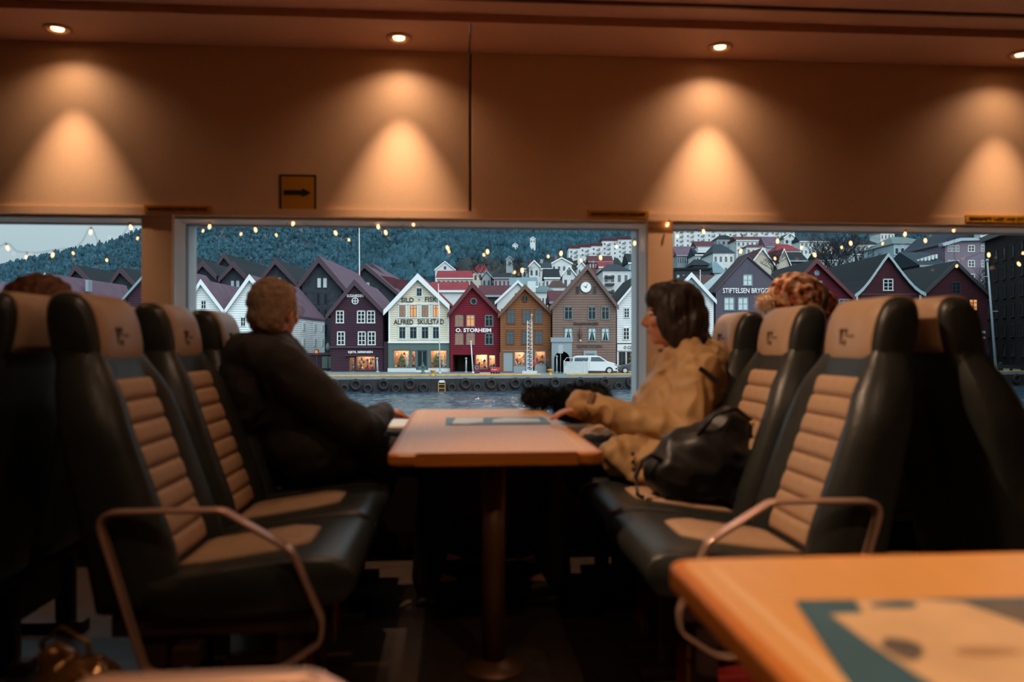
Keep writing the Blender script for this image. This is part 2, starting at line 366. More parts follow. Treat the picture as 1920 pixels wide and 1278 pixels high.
def bl(ps, t):
    "piecewise linear (t, v)"
    for (a, va), (b, vb) in zip(ps, ps[1:]):
        if t <= b: return va + (vb-va)*(t-a)/(b-a) if t > a else va
    return ps[-1][1]
FRONT = [(.36, .285), (.44, .27), (.523, .25), (.65, .205), (.78, .158), (.93, .104), (1.0, .085), (1.06, .078)]   # z -> x of the padded front
BACK = [(.36, .10), (.5, .075), (.7, .035), (.9, -.012), (1.06, -.04)]
WID = [(.36, .235), (.6, .238), (.8, .232), (.9, .20), (.97, .16), (1.06, .14)]      # half width
def make_seat(arm_side):
    r = empty('ferry_seat', (0,0,0), 0, 'x', 'seat')
    # padded shell with side wings
    rings = []
    for k in range(19):
        z = .36 + (1.06-.36)*k/18; xf, xb, w = bl(FRONT, z), bl(BACK, z), bl(WID, z)
        wing = .034*min(1, max(0, (.98-z)/.1))
        ring = []
        for q in (-1, -.96, -.86, -.72, -.58, -.53, -.3, 0, .3, .53, .58, .72, .86, .96, 1):
            bump = wing*max(0, 1-((abs(q)-.78)/.22)**2) if abs(q) > .55 else 0
            edge = .03 if abs(q) > .99 else (.006 if abs(q) > .95 else 0)
            ring.append((xf - .012 + bump - edge, q*w, z))
        for q in (1, .95, .8, .4, 0, -.4, -.8, -.95, -1):
            ring.append((xb + (.03 if abs(q) > .99 else (.008 if abs(q) > .9 else 0)), q*w, z))
        rings.append(ring)
    o = MB().loft(rings).build('backrest', M_lea, r, True)
    # ribs of the tan centre panel
    rib = MB(); nx, nz_ = 14, 8; hw, hh = .128, .0245; rings = []
    for j in range(nz_+1):
        b_ = -1 + 2*j/nz_; rings.append([(.013*(1-b_**4)**.6*(1-abs(-1+2*i/nx)**10)**.5 , (-1+2*i/nx)*hw, b_*hh) for i in range(nx+1)])
    v = [p for q in rings for p in q]; f = []
    for j in range(nz_):
        for i in range(nx): f.append((j*(nx+1)+i, j*(nx+1)+i+1, (j+1)*(nx+1)+i+1, (j+1)*(nx+1)+i))
    rib.add(v, f)
    me = bpy.data.meshes.new('padding_rib'); me.from_pydata(rib.v, [], rib.f); me.materials.append(M_tan)
    me.polygons.foreach_set('use_smooth', [True]*len(me.polygons))
    for k in range(8):
        z = .487 + k*.0565; xs = bl(FRONT, z); dz = .02; sl = math.atan2(bl(FRONT, z-dz)-bl(FRONT, z+dz), 2*dz)
        p = link('padding_rib', me, None, r, (xs-.010, 0, z)); p.rotation_euler = (0, -sl, 0); p.scale = (1, 1, 1.18)
    # headrest roll and its cover
    def roll(hw, grow, zlow_f, zlow_b):
        prof = []
        cxr, czr, rx, rz = .015, 1.035, .064+grow, .091+grow
        n = 28
        for k in range(n+1):
            a_ = -PI*.62 + (PI*2.24)*k/n - .0
            x, z = cxr + rx*math.cos(a_)*1.0, czr + rz*math.sin(a_)
            prof.append((x + (1.1-z)*.16 if True else x, z))
        return prof
    prof = []
    for k in range(32):
        a_ = 2*PI*k/32; c_, s_ = math.cos(a_), math.sin(a_)
        x = .058*abs(c_)**.75*(1 if c_ > 0 else -1); z = .100*abs(s_)**.8*(1 if s_ > 0 else -1)
        prof.append((.016 + x - z*.17, 1.026 + z))
    cx_, cz_ = .016, 1.026
    rings = []
    for y, s_ in ((-.158, .72), (-.153, .88), (-.142, .97), (-.125, 1), (0, 1.0), (.125, 1), (.142, .97), (.153, .88), (.158, .72)):
        rings.append([(cx_ + (x-cx_)*s_, y, cz_ + (z-cz_)*s_) for x, z in prof])
    MB().loft(rings).build('headrest', M_lea, r, True)
    cov = []
    for k in range(-5, 19):      # wraps from the front hem over the top to the back
        k_ = k % 32; x, z = prof[k_]; cov.append((cx_ + (x-cx_)*1.05, cz_ + (z-cz_)*1.035))
    rings = [[(x, y, z) for x, z in cov] for y in (-.131, -.128, -.06, 0, .06, .128, .131)]
    for i_ in (0, 6): rings[i_] = [(cx_+(p[0]-cx_)*.95, p[1], cz_+(p[2]-cz_)*.965) for p in rings[i_]]
    cv = MB().loft(rings, caps=False, closed=False).build('headrest_cover', M_tan2, r, True)
    sd = cv.modifiers.new('thick', 'SOLIDIFY'); sd.thickness = .003
    lg = MB(); lx = .0845
    for a_, b_, c_, d_ in ((-.036, 1.000, -.029, 1.044), (-.036, 1.037, -.004, 1.044), (-.036, 1.000, -.022, 1.007), (-.011, 1.020, -.004, 1.044), (-.014, .996, -.004, 1.012),
                           (.004, 1.019, .014, 1.026), (.017, 1.019, .026, 1.026), (.029, 1.019, .038, 1.026)):
        lg.box(lx-.016-(b_-1.0)*.17, a_, b_, lx-(b_-1.0)*.17, c_, d_)
    lg.build('logo', M_logo, r)
    # cushion
    prof = [(.22, .40), (.235, .437), (.30, .448), (.40, .462), (.50, .478), (.60, .488), (.66, .487), (.70, .472), (.72, .445), (.715, .41), (.69, .38), (.60, .36), (.40, .345), (.24, .345)]
    c0x, c0z = .47, .415; rings = []
    for y, s_ in ((-.245, .86), (-.24, .95), (-.225, 1), (-.14, 1.0), (0, .99), (.14, 1.0), (.225, 1), (.24, .95), (.245, .86)):
        rings.append([(c0x+(x-c0x)*(.96+.04*s_), y, c0z+(z-c0z)*s_) for x, z in prof])
    MB().loft(rings).build('seat_cushion', M_lea, r, True)
    ins = []; n = 12
    for k in range(n+1):
        x = .262 + (.585-.262)*k/n; z = bl([(a_, b_) for a_, b_ in prof[1:8]], x) + .004
        hw = .135 - .05*max(0, (k-9)/3.0); tk = .006*min(1, k/1.0, (n-k)/1.0)
        ins.append([(x, -hw, z-.012), (x, -hw*.97, z+tk*.6), (x, -hw*.5, z+tk), (x, 0, z+tk), (x, hw*.5, z+tk), (x, hw*.97, z+tk*.6), (x, hw, z-.012)])
    MB().loft(ins).build('seat_panel', M_tan, r, True)
    # base
    b = MB().box(.14, -.22, .30, .62, .22, .355).box(.20, -.20, .04, .26, -.16, .31).box(.52, -.20, .04, .58, -.16, .31)
    b.box(.20, .16, .04, .26, .20, .31).box(.52, .16, .04, .58, .20, .31).box(.16, -.21, 0, .64, -.15, .04).box(.16, .15, 0, .64, .21, .04)
    b.box(.22, -.19, .14, .24, .19, .30)
    bevel(b.build('base_frame', M_base, r), .006)
    if arm_side:
        y = arm_side*.275
        cor = [(.13, .612, .05), (.415, .613, .012), (.575, .516, .012), (.648, .345, .02), (.640, .298, .012), (.549, .236, .03), (.244, .233, .03)]
        pts = []
        n = len(cor)
        for i, (x, z, rd) in enumerate(cor):
            p = Vector((x, 0, z)); a_ = Vector((cor[i-1][0], 0, cor[i-1][1])) - p; b_ = Vector((cor[(i+1) % n][0], 0, cor[(i+1) % n][1])) - p
            rd = min(rd, a_.length*.45, b_.length*.45)
            s0, s1 = p + a_.normalized()*rd, p + b_.normalized()*rd
            for k in range(7):
                t = k/6; q = s0*(1-t)**2 + p*2*t*(1-t) + s1*t*t
                pts.append((q.x, y, q.z))
        ar = MB().strip(pts, .036, .010).build('armrest', M_arm, r, True)
        d = Vector((.575-.415, 0, .516-.613)).normalized(); a_, b_ = Vector((.425, y, .607)), Vector((.565, y, .522)); u = Vector((-d.z*-1, 0, d.x)).normalized()
        if u.z < 0: u = -u
        mb = MB(); e = [a_+u*.005, b_+u*.005]
        mb.strip([e[0], e[0].lerp(e[1], .5), e[1]], .035, .007, closed=False)
        mb.build('armrest_glint', M_armglint, ar, True)  # pale strip modelled in place of the reflection on the bar
        MB().box(.30, min(y, arm_side*.21), .25, .36, max(y, arm_side*.21), .29).build('armrest_bracket', M_base, ar)
    return r
RL, RR_ = -.952, 1.195         # headrest ridges of the two facing rows
RBL, RBR = -1.118, 1.347       # ridges of the rows behind them
SY = (2.18, 2.71, 3.24)
sA = make_seat(-1); sP = make_seat(0); sM = make_seat(1)
sA.location = (RL, SY[0], 0); sA['label'] = 'tan and dark ferry seat with armrest, nearest the aisle behind the grey-haired man'
sA['group'] = 'seats in the row with the man'
sP.location = (RL, SY[1], 0); sP['label'] = 'tan and dark ferry seat, empty, beside the grey-haired man'; sP['group'] = 'seats in the row with the man'
copy_tree(sP, None, (RL, SY[2], 0), 0, 'ferry seat the grey-haired man sits on')
g2 = 'seats in the row with the woman'
sM.location = (RR_, SY[0], 0); sM.rotation_euler = (0, 0, PI); sM['label'] = 'tan ribbed ferry seat with armrest, at the aisle end of the woman\'s row'; sM['group'] = g2
copy_tree(sP, None, (RR_, SY[1], 0), PI, 'tan ribbed ferry seat holding the black handbag beside the woman', g2)
copy_tree(sP, None, (RR_, SY[2], 0), PI, 'ferry seat the woman in the tan raincoat sits on', g2)
g3 = 'seats of the row turned away on the right'
copy_tree(sA, None, (RBR, SY[0], 0), 0, 'dark ferry seat back to back with the aisle seat of the woman\'s row', g3)
copy_tree(sP, None, (RBR, SY[2], 0), 0, 'ferry seat the person in the knit beanie sits on', g3)
g4 = 'seats of the row turned away on the left'
copy_tree(sM, None, (RBL, SY[0], 0), PI, 'dark ferry seat back to back with the aisle seat of the man\'s row', g4)
copy_tree(sP, None, (RBL, SY[1], 0), PI, 'ferry seat the brown-haired passenger sits on', g4)
ns = copy_tree(sM, None, (-.70, .667, 0), 0, 'ferry seat across the aisle with only its steel armrest showing', 'seats across the aisle')
for ch in ns.children:
    if ch.name.startswith('armrest'): ch.location.x += .12

# ================================================================== TABLES
M_top = mat('table_laminate', (216, 158, 94), rough=.33, noise_amt=.08, noise_scale=3, stretch=(60, 2.0, 1), spec=.9)
M_edge = mat('table_edge_oak', (190, 112, 40), rough=.4, noise_amt=.12, noise_scale=4, stretch=(2, 30, 30))
M_inlay = mat('table_inlay', (222, 180, 130), rough=.4)
M_leg = mat('table_post', (116, 82, 56), rough=.45, metal=.4)
TZ = .69
def rrect(x0, y0, x1, y1, r, n=8):
    pts = []
    for cx_, cy_, a0 in ((x1-r, y1-r, 0), (x0+r, y1-r, PI/2), (x0+r, y0+r, PI), (x1-r, y0+r, 1.5*PI)):
        for k in range(n+1):
            a = a0 + PI/2*k/n; pts.append((cx_+r*math.cos(a), cy_+r*math.sin(a)))
    return pts
def table(x0, x1, y0, y1, label, legy, wall, topm=None):
    r = empty('cabin_table', ((x0+x1)/2, (y0+y1)/2, 0), 0, label, 'table', 'laminate tables between the seats')
    hx, hy = (x1-x0)/2, (y1-y0)/2; i = .018
    o = MB().loft([[(x, y, z) for x, y in rrect(-hx, -hy, hx, hy, .045)] for z in (TZ-.036, TZ-.001)]).build('edge_band', M_edge, r)
    bevel(o, .008, 3)
    MB().loft([[(x, y, z) for x, y in rrect(-hx+i, -hy+i, hx-i, hy-i, .035)] for z in (TZ-.02, TZ)]).build('table_top', topm or M_top, r)
    for s in (-1, 1):
        MB().box(s*(hx-.052)-.006, -hy+.06, TZ-.002, s*(hx-.052)+.006, hy-.06, TZ+.0007).build('inlay_strip', M_inlay, r)
    MB().box(-hx+.08, -hy-.004, TZ-.034, hx-.08, -hy+.012, TZ+.003).build('front_lip', M_edge, r)
    ly = legy - (y0+y1)/2
    p = MB().lathe([(.036, .02), (.036, TZ-.035)], 20, (0.0, ly, 0)).build('post', M_leg, r, True)
    MB().lathe([(.10, 0), (.10, .008), (.05, .02), (.036, .03)], 24, (0, ly, 0)).build('foot_plate', M_leg, r, True)
    MB().box(-.12, ly-.05, TZ-.05, .12, ly+.05, TZ-.034).build('mounting_plate', M_leg, r)
    return r
XT0, XT1 = PXA(725, 2.26), PXA(1135, 2.26)
table(XT0, XT1, 2.26, WY-.02, 'wood laminate table with rounded corners between the seated man and woman', 2.46, True)
table(.305, 1.02, -.55, 1.14, 'amber wood table with a blue leaflet across the aisle', .2, False)
table(2.36, 2.98, 2.3, WY-.02, 'laminate table showing its far end beyond the dark seat backs', 2.5, True)

# leaflets -----------------------------------------------------------
M_lblue = mat('leaflet_teal', (58, 96, 112), rough=.35, noise_amt=.08, noise_scale=8)
M_lwhite = mat('leaflet_white', (206, 210, 208), rough=.35)
M_lbeige = mat('leaflet_sand', (206, 172, 132), rough=.4, noise_amt=.12, noise_scale=9)
M_lgrey = mat('leaflet_grey', (96, 90, 84), rough=.4, noise_amt=.3, noise_scale=12)
M_lpink = mat('leaflet_mauve', (120, 104, 116), rough=.4)
def flat(name, pts, z, m, parent, dz=.0006):
    n = len(pts); return MB().add([(x, y, z) for x, y in pts] + [(x, y, z+dz) for x, y in pts],
        [tuple(range(n-1, -1, -1)), tuple(range(n, 2*n))] + [(i, (i+1) % n, (i+1) % n + n, i+n) for i in range(n)]).build(name, m, parent)
def blob(cx_, cy_, rx, ry, n=22, wob=.12, seed=1):
    rn = random.Random(seed); ph = [rn.uniform(0, 6) for _ in range(3)]
    return [(cx_+rx*math.cos(a)*(1+wob*math.sin(2*a+ph[0])+wob*.5*math.sin(3*a+ph[1])), cy_+ry*math.sin(a)*(1+wob*math.sin(3*a+ph[2]))) for a in [2*PI*k/n for k in range(n)]]
q0, q1 = PZ(835, 797, TZ), PZ(1016, 780, TZ)
lf = empty('leaflet', (q0.x, q0.y, TZ+.001), 0, 'pale blue and white leaflet lying on the table between the passengers', 'leaflet', 'leaflets on the tables')
w, h = q1.x-q0.x+.0, .30
flat('sheet', [(0, 0), (w, 0), (w, h), (0, h)], 0, M_lblue, lf)
flat('white_print', [(.06*w, .04), (.20*w, .03), (.36*w, .10), (.38*w, .27), (.10*w, .28)], .0008, M_lwhite, lf)
flat('white_print', [(.45*w, .08), (.92*w, .10), (.93*w, .22), (.60*w, .27), (.47*w, .20)], .0008, M_lwhite, lf)
flat('mauve_stripe', [(.03*w, .008), (.98*w, .008), (.98*w, .03), (.6*w, .045), (.3*w, .03), (.03*w, .02)], .0014, M_lpink, lf)
# near leaflet: corner at pixel (1490,1125), left edge runs to (1590,1278)
c0 = PZ(1490, 1127, TZ); c1 = PZ(1592, 1285, TZ)
ex = Vector((1, -.035, 0)).normalized(); ey = (c1-c0).normalized()
lf = empty('leaflet', (c0.x, c0.y, TZ+.001), 0, 'teal leaflet with a sand-coloured picture on the amber table', 'leaflet', 'leaflets on the tables')
def ip(pts): return [(ex.x*a + ey.x*b, ex.y*a + ey.y*b) for a, b in pts][::-1]
flat('sheet', ip([(0, 0), (.30, 0), (.30, .44), (0, .44)]), 0, M_lblue, lf)
flat('sand_print', ip([(.03, .055), (.07, .05), (.072, .005), (.15, .005), (.20, .02), (.24, .10), (.23, .22), (.14, .30), (.08, .26), (.05, .15)]), .0008, M_lbeige, lf)
flat('grey_print', ip([(.205, .02), (.299, .02), (.299, .14), (.25, .11)]), .0008, M_lgrey, lf)
flat('grey_print', ip(blob(.078, .16, .018, .03, seed=3)), .0016, M_lgrey, lf)
flat('grey_print', ip(blob(.16, .17, .03, .012, seed=4)), .0016, mat('leaflet_tan', (170, 132, 96), rough=.4), lf)
flat('teal_print', ip(blob(.115, .025, .03, .012, seed=5)), .0016, M_lblue, lf)
# ================================================================== PEOPLE
def remesh(name, mb, voxel, m, parent, smooth=4, disp=None):
    me = bpy.data.meshes.new(name); me.from_pydata(mb.v, [], mb.f); me.update()
    ob = bpy.data.objects.new(name, me); COL.objects.link(ob)
    md = ob.modifiers.new('r', 'REMESH'); md.mode = 'VOXEL'; md.voxel_size = voxel; md.use_smooth_shade = True
    if smooth:
        ms_ = ob.modifiers.new('s', 'SMOOTH'); ms_.iterations = smooth; ms_.factor = .5
    dg = bpy.context.evaluated_depsgraph_get(); dg.update()
    out = bpy.data.meshes.new_from_object(ob.evaluated_get(dg)); bpy.data.objects.remove(ob); bpy.data.meshes.remove(me)
    if disp:
        n = len(out.vertices); co = np.empty(n*3); out.vertices.foreach_get('co', co); co = co.reshape(-1, 3)
        no = np.empty(n*3); out.vertices.foreach_get('normal', no); no = no.reshape(-1, 3)
        dv = np.array([disp(Vector(c)) for c in co]); co = co + no*dv[:, None]
        out.vertices.foreach_set('co', co.ravel()); out.update()
    out.materials.clear(); out.name = name
    out.polygons.foreach_set('use_smooth', [True]*len(out.polygons))
    return link(name, out, m, parent)
def folds(amt, s=9.0, seed=0.0, stretch=(1, 1, 1)):
    def f(p):
        q = Vector((p.x*stretch[0], p.y*stretch[1], p.z*stretch[2]))*s + Vector((seed, seed*.7, 0))
        w = Vector((noise.noise(q*.6), noise.noise(q*.6 + Vector((5, 0, 0))), noise.noise(q*.6 + Vector((0, 5, 0)))))
        r = 1 - abs(noise.noise(q + w*1.3))*2
        return amt*(r*.7 + noise.noise(q*2.3)*.4 - .25)
    return f
class Frame:
    "person-local directions: f ahead, l to the person's left"
    def __init__(s, yaw): s.f = Vector((math.cos(yaw), math.sin(yaw), 0)); s.l = Vector((-math.sin(yaw), math.cos(yaw), 0)); s.u = Vector((0,0,1))
def head_parts(mb, c, yaw, pitch=0.0, k=1.0):
    R = Matrix.Rotation(yaw, 3, 'Z') @ Matrix.Rotation(pitch, 3, 'Y')
    g = lambda x, y, z: Vector(c) + R @ Vector((x, y, z))*k
    mb.ell(g(-.012, 0, .025), (.098*k, .076*k, .098*k), R)          # skull
    mb.ell(g(.035, 0, -.035), (.062*k, .058*k, .082*k), R)          # face
    mb.ell(g(.052, 0, -.092), (.034*k, .034*k, .028*k), R)          # chin
    mb.cap(g(.02, 0, -.075), g(-.02, 0, -.05), .05*k, .06*k)        # jaw
    mb.cap(g(.090, 0, .012), g(.113, 0, -.030), .010*k, .0135*k)    # nose
    mb.ell(g(.102, 0, -.036), (.014*k, .017*k, .010*k), R)
    mb.ell(g(.090, 0, -.060), (.012*k, .024*k, .006*k), R)          # lips
    mb.ell(g(.087, 0, -.069), (.012*k, .021*k, .006*k), R)
    for s in (-1, 1):
        mb.ell(g(.082, s*.032, .026), (.012*k, .022*k, .008*k), R)  # brow
        mb.ell(g(.070, s*.040, -.025), (.022*k, .020*k, .024*k), R) # cheek
        mb.ell(g(-.010, s*.078, -.012), (.020*k, .010*k, .032*k), R)# ear
    return g
def hand(mb, w, d, n, side, curl=.35, k=1.0):
    "w wrist, d direction, n back-of-hand normal, side +1: thumb on d x n"
    w, d, n = Vector(w), Vector(d).normalized(), Vector(n).normalized(); s = d.cross(n).normalized()*side; n = s.cross(d).normalized()*side
    mb.cap(w, w + d*.03*k, .026*k, .028*k)
    for t in (-.026, -.009, .009, .026): mb.cap(w + d*.03*k + s*t*.8*k, w + d*.085*k + s*t*k, .015*k, .0125*k, 10)
    L = (.058, .074, .080, .072)
    for i, t in enumerate((-.030, -.010, .010, .029)):
        p = w + d*.088*k + s*t*k; a = curl*.5; dd = d + s*t*1.2
        for seg, rr in ((.45, .0092), (.32, .0084), (.26, .0076)):
            dd = (dd.normalized()*math.cos(a) - n*math.sin(a)).normalized(); q = p + dd*L[i]*seg*k
            mb.cap(p, q, rr*k, rr*.92*k, 10); p = q; a = curl
    p = w + d*.03*k + s*.026*k; dd = (d*.75 + s*.75 - n*.25).normalized(); q = p + dd*.045*k; mb.cap(p, q, .0135*k, .0108*k, 10)
    mb.cap(q, q + (d*.95 + s*.25 - n*.25).normalized()*.034*k, .0105*k, .009*k, 10)
M_skin = mat('skin', (206, 146, 118), rough=.5, noise_amt=.06, noise_scale=20)
M_eye = mat('eye_white', (230, 225, 220), rough=.2)

def seated(name, label, hip, chest, neck, headc, hyaw, hpitch, yaw, sh_w, arms, legs, jmat, tmat, fat=1.0, hires=True, hem=None, jdisp=None, hood=None, collar=None, hands=True, girth=1.0, cuff=False):
    r = empty(name, (hip[0], hip[1], 0), 0, label, 'person')
    off = Vector((hip[0], hip[1], 0))
    fr = Frame(yaw); hip, chest, neck, headc = [Vector(p)-off for p in (hip, chest, neck, headc)]
    vox = .0055 if hires else .009
    body = MB(); g = head_parts(body, headc, hyaw, hpitch)
    body.cap(headc + Vector((0, 0, -.03)) - fr.f*.015, neck, .052, .06)
    body.cap(neck, chest, .07, .12*fat); body.cap(chest, hip, .13*fat, .14*fat)
    jk = MB()
    jk.cap(chest + Vector((0, 0, .05)), hip + Vector((0, 0, .02)), .155*fat*girth, .175*fat*girth, 20)
    jk.cap(chest + fr.l*.07 + Vector((0, 0, .02)), hip + fr.l*.06, .135*fat, .14*fat, 18); jk.cap(chest - fr.l*.07 + Vector((0, 0, .02)), hip - fr.l*.06, .135*fat, .14*fat, 18)
    jk.cap(neck + Vector((0, 0, -.01)), chest, .078, .13*fat)
    for sgn, (el, wr, hd) in zip((1, -1), arms):           # left, right
        sh = chest + fr.l*sgn*sh_w + Vector((0, 0, .075)); el, wr = Vector(el)-off, Vector(wr)-off
        body.cap(sh, el, .05, .042); body.cap(el, wr, .042, .028)
        jk.cap(neck + Vector((0, 0, -.015)), sh, .072, .082*fat); jk.cap(sh, el, .083*fat, .066*fat, 18); jk.cap(el, wr + (el-wr).normalized()*.005 if not cuff else wr + (wr-el).normalized()*.05, .066*fat, .046 if not cuff else .052, 16)
        jk.cap(sh, chest - Vector((0, 0, .05)) + fr.l*sgn*.06, .085*fat, .12*fat)
        if hands:
            d = Vector(hd[0]).normalized(); hand(body, wr, d, hd[1], hd[2], hd[3])
        else: body.cap(wr, wr + Vector(hd[0]).normalized()*.1, .03, .02)
    tr = MB()
    for sgn, (kn, an, toe) in zip((1, -1), legs):
        h0 = hip + fr.l*sgn*.09; kn, an, toe = [Vector(p)-off for p in (kn, an, toe)]
        body.cap(h0, kn, .075, .05); body.cap(kn, an, .05, .035); body.cap(an, toe, .035, .028)
        tr.cap(h0 - Vector((0, 0, .0)), kn, .09*fat, .068, 16); tr.cap(kn, an, .068, .058, 16)
        sh_ = MB(); sh_.cap(an + Vector((0, 0, -.03)), toe, .047, .04); sh_.box(min(an.x, toe.x)-.04, min(an.y, toe.y)-.035, .002, max(an.x, toe.x)+.04, max(an.y, toe.y)+.035, .03)
        remesh('shoe', sh_, .008, M_shoe, r, 3)
    tr.cap(hip + fr.l*.08, hip - fr.l*.08, .13, .13)
    b = remesh('body', body, vox, M_skin, r, 3)
    for s in (-1, 1): MB().ell(g(.083, s*.031, .008), (.012, .013, .010), None, 12, 8).build('eye', M_eye, b, True)
    if hem: hem(jk, off)
    if hood: hood(jk, off)
    j = remesh('jacket', jk, .0075 if hires else .011, jmat, r, 5, jdisp or folds(.010, 8))
    remesh('trousers', tr, .010, tmat, r, 4, folds(.006, 9, 3))
    return r, g, off, fr
M_shoe = mat('shoe_leather', (30, 26, 24), rough=.5)
M_jdark = mat('dark_brown_jacket', (31, 24, 20), rough=.75, noise_amt=.12, noise_scale=30, bump=.15, bump_scale=160)
M_trous = mat('dark_trousers', (30, 30, 34), rough=.85)
M_rain = mat('tan_raincoat', (184, 146, 98), rough=.6, noise_amt=.06, noise_scale=18, bump=.1, bump_scale=140)
M_hairg = mat('grey_hair', (160, 134, 108), rough=.7, noise_amt=.25, noise_scale=40, stretch=(1, 1, 3), bump=.5, bump_scale=120)
M_hairb = mat('dark_brown_hair', (40, 26, 20), rough=.55, noise_amt=.4, noise_scale=25, stretch=(1, 1, .3), bump=.5, bump_scale=70)
M_hairr = mat('reddish_brown_hair', (110, 66, 40), rough=.6, noise_amt=.35, noise_scale=30, bump=.5, bump_scale=80)

# --- the man ---------------------------------------------------------
myaw = math.radians(28); hy = math.radians(66)
mh = Vector((-.70, 3.2, 1.128))
def collar_m(jk, off):
    c = mh - off
    for a in range(-150, 151, 30):
        d = Vector((math.cos(math.radians(a)+PI+.5), math.sin(math.radians(a)+PI+.5), 0))
        jk.cap(c + d*.072 + Vector((-.02, -.01, -.16)), c + d*.078 + Vector((-.022, -.01, -.105)), .028, .018, 8)
def hem_m(jk, off):
    jk.ell(Vector((-.775, 3.075, .84))-off, (.105, .125, .20)); jk.ell(Vector((-.74, 3.07, .95))-off, (.125, .12, .09)); jk.ell(Vector((-.79, 3.13, .92))-off, (.09, .14, .13)); jk.ell(Vector((-.50, 3.06, .60))-off, (.20, .12, .13)); jk.ell(Vector((-.42, 3.28, .62))-off, (.16, .16, .10))
man, g, off, fr = seated('person', 'grey-haired man in glasses and a dark jacket turned to the window', (-.58, 3.22, .575), (-.735, 3.2, .84), (-.71, 3.2, 1.01), mh, hy, .03,
    myaw, .205, [((-.56, 3.52, .68), (-.44, 3.42, .665), ((1, -.2, -.12), (0, 0, 1), -1, .5)), ((-.335, 2.94, .68), (-.275, 3.20, .725), ((.35, 1, .02), (.1, 0, 1), 1, .35))],
    [((-.06, 3.36, .555), (-.08, 3.37, .10), (.10, 3.38, .05)), ((-.06, 3.10, .555), (-.10, 3.08, .10), (.08, 3.07, .05))],
    M_jdark, M_trous, 1.12, True, hem_m, folds(.012, 8, 2.0), collar_m)
hr = MB(); R = Matrix.Rotation(hy, 3, 'Z')
gg = lambda x, y, z: mh - off + R @ Vector((x, y, z))
hr.ell(gg(-.018, 0, .034), (.108, .088, .104), R); hr.ell(gg(-.055, 0, -.02), (.068, .080, .072), R); hr.ell(gg(-.045, 0, -.06), (.05, .06, .05), R)
for s in (-1, 1): hr.ell(gg(.01, s*.074, .012), (.03, .012, .045), R)
hr.ell(gg(.055, 0, .088), (.035, .06, .025), R)
remesh('hair', hr, .006, M_hairg, man, 2, lambda p: .007*noise.noise(Vector((p.x*55, p.y*55, p.z*25))) + .004*noise.noise(p*110))
M_wire = mat('spectacle_wire', (150, 130, 110), rough=.25, metal=.9)
gl = MB()
for s in (-1, 1):
    gl.tube([gg(.108+.002*math.sin(2*PI*k/20), s*.034+.027*math.cos(2*PI*k/20), .006+.021*math.sin(2*PI*k/20)) for k in range(21)], .0016, 6)
    gl.tube([gg(.105, s*.061, .010), gg(.06, s*.079, .010), gg(-.01, s*.088, .008), gg(-.03, s*.086, -.01)], .0022, 6)
gl.tube([gg(.110, -.008, .008), gg(.116, 0, .011), gg(.110, .008, .008)], .0016, 6)
go = gl.build('glasses', M_wire, man, True)
M_lens = mat('lens', (190, 205, 205), rough=.08, spec=.8)
M_lens.node_tree.nodes['Principled BSDF'].inputs['Alpha'].default_value = .35
for s in (-1, 1):
    MB().add([gg(.109, s*.034+.026*math.cos(2*PI*k/16), .006+.020*math.sin(2*PI*k/16)) for k in range(16)], [tuple(range(16))]).build('lens', M_lens, go)

# --- the woman -------------------------------------------------------
wyaw = math.radians(180-14); why = math.radians(180-12)
wh = Vector((.885, 3.17, 1.118))
def hood_w(jk, off):
    c = wh - off
    for k in range(9):          # folded hood and raised collar round the nape
        a = math.radians(-100 + 200*k/8); d = Vector((math.cos(a), math.sin(a), 0))
        jk.cap(c + d*.085 + Vector((.03, -.0, -.17)), c + d*.10 + Vector((.04, 0, -.115)), .036, .024, 8)
    jk.ell(c + Vector((.155, -.01, -.20)), (.065, .125, .075), Matrix.Rotation(.5, 3, 'Y'))
    jk.cap(c + Vector((-.045, -.05, -.22)), c + Vector((-.03, -.055, -.15)), .026, .014, 8); jk.cap(c + Vector((-.05, .05, -.22)), c + Vector((-.035, .055, -.15)), .026, .014, 8)
def hem_w(jk, off):
    for p, q in (((.84, 3.0, .56), (.2, .13, .11)), ((.68, 2.98, .575), (.13, .11, .085)), ((.86, 3.2, .60), (.2, .2, .15)), ((.64, 3.2, .60), (.14, .17, .075))): jk.ell(Vector(p)-off, q)
    jk.cap(Vector((.60, 2.915, .60))-off, Vector((.66, 2.87, .515))-off, .045, .022); jk.cap(Vector((.74, 2.90, .58))-off, Vector((.74, 2.85, .515))-off, .06, .024)
    jk.cap(Vector((.84, 2.92, .58))-off, Vector((.86, 2.87, .53))-off, .06, .03); jk.cap(Vector((.66, 2.87, .515))-off, Vector((.80, 2.86, .515))-off, .026, .026)
wom, g, woff, fr = seated('person', 'dark-haired woman in a tan raincoat leaning on the table', (.83, 3.18, .575), (.985, 3.18, .835), (.935, 3.18, .985), wh, why, .02,
    wyaw, .175, [((.87, 2.93, .655), (.535, 3.02, .756), ((-1, .12, -.10), (0, 0, 1), 1, .3)), ((.86, 3.46, .66), (.66, 3.30, .655), ((-1, -.2, -.1), (0, 0, 1), -1, .5))],
    [((.36, 3.08, .555), (.40, 3.06, .10), (.22, 3.05, .05)), ((.36, 3.32, .555), (.40, 3.32, .10), (.22, 3.33, .05))],
    M_rain, M_trous, 1.0, True, hem_w, folds(.018, 10.0, 11.0), hood_w, cuff=True)
hr = MB(); R = Matrix.Rotation(why, 3, 'Z')
gg = lambda x, y, z: wh - woff + R @ Vector((x, y, z))
hr.ell(gg(-.02, 0, .038), (.116, .098, .105), R); hr.ell(gg(-.06, 0, -.05), (.085, .098, .10), R); hr.ell(gg(-.095, 0, -.105), (.062, .085, .06), R)
hr.ell(gg(.042, 0, .066), (.066, .085, .066), R); hr.ell(gg(-.09, 0, -.02), (.06, .09, .09), R)
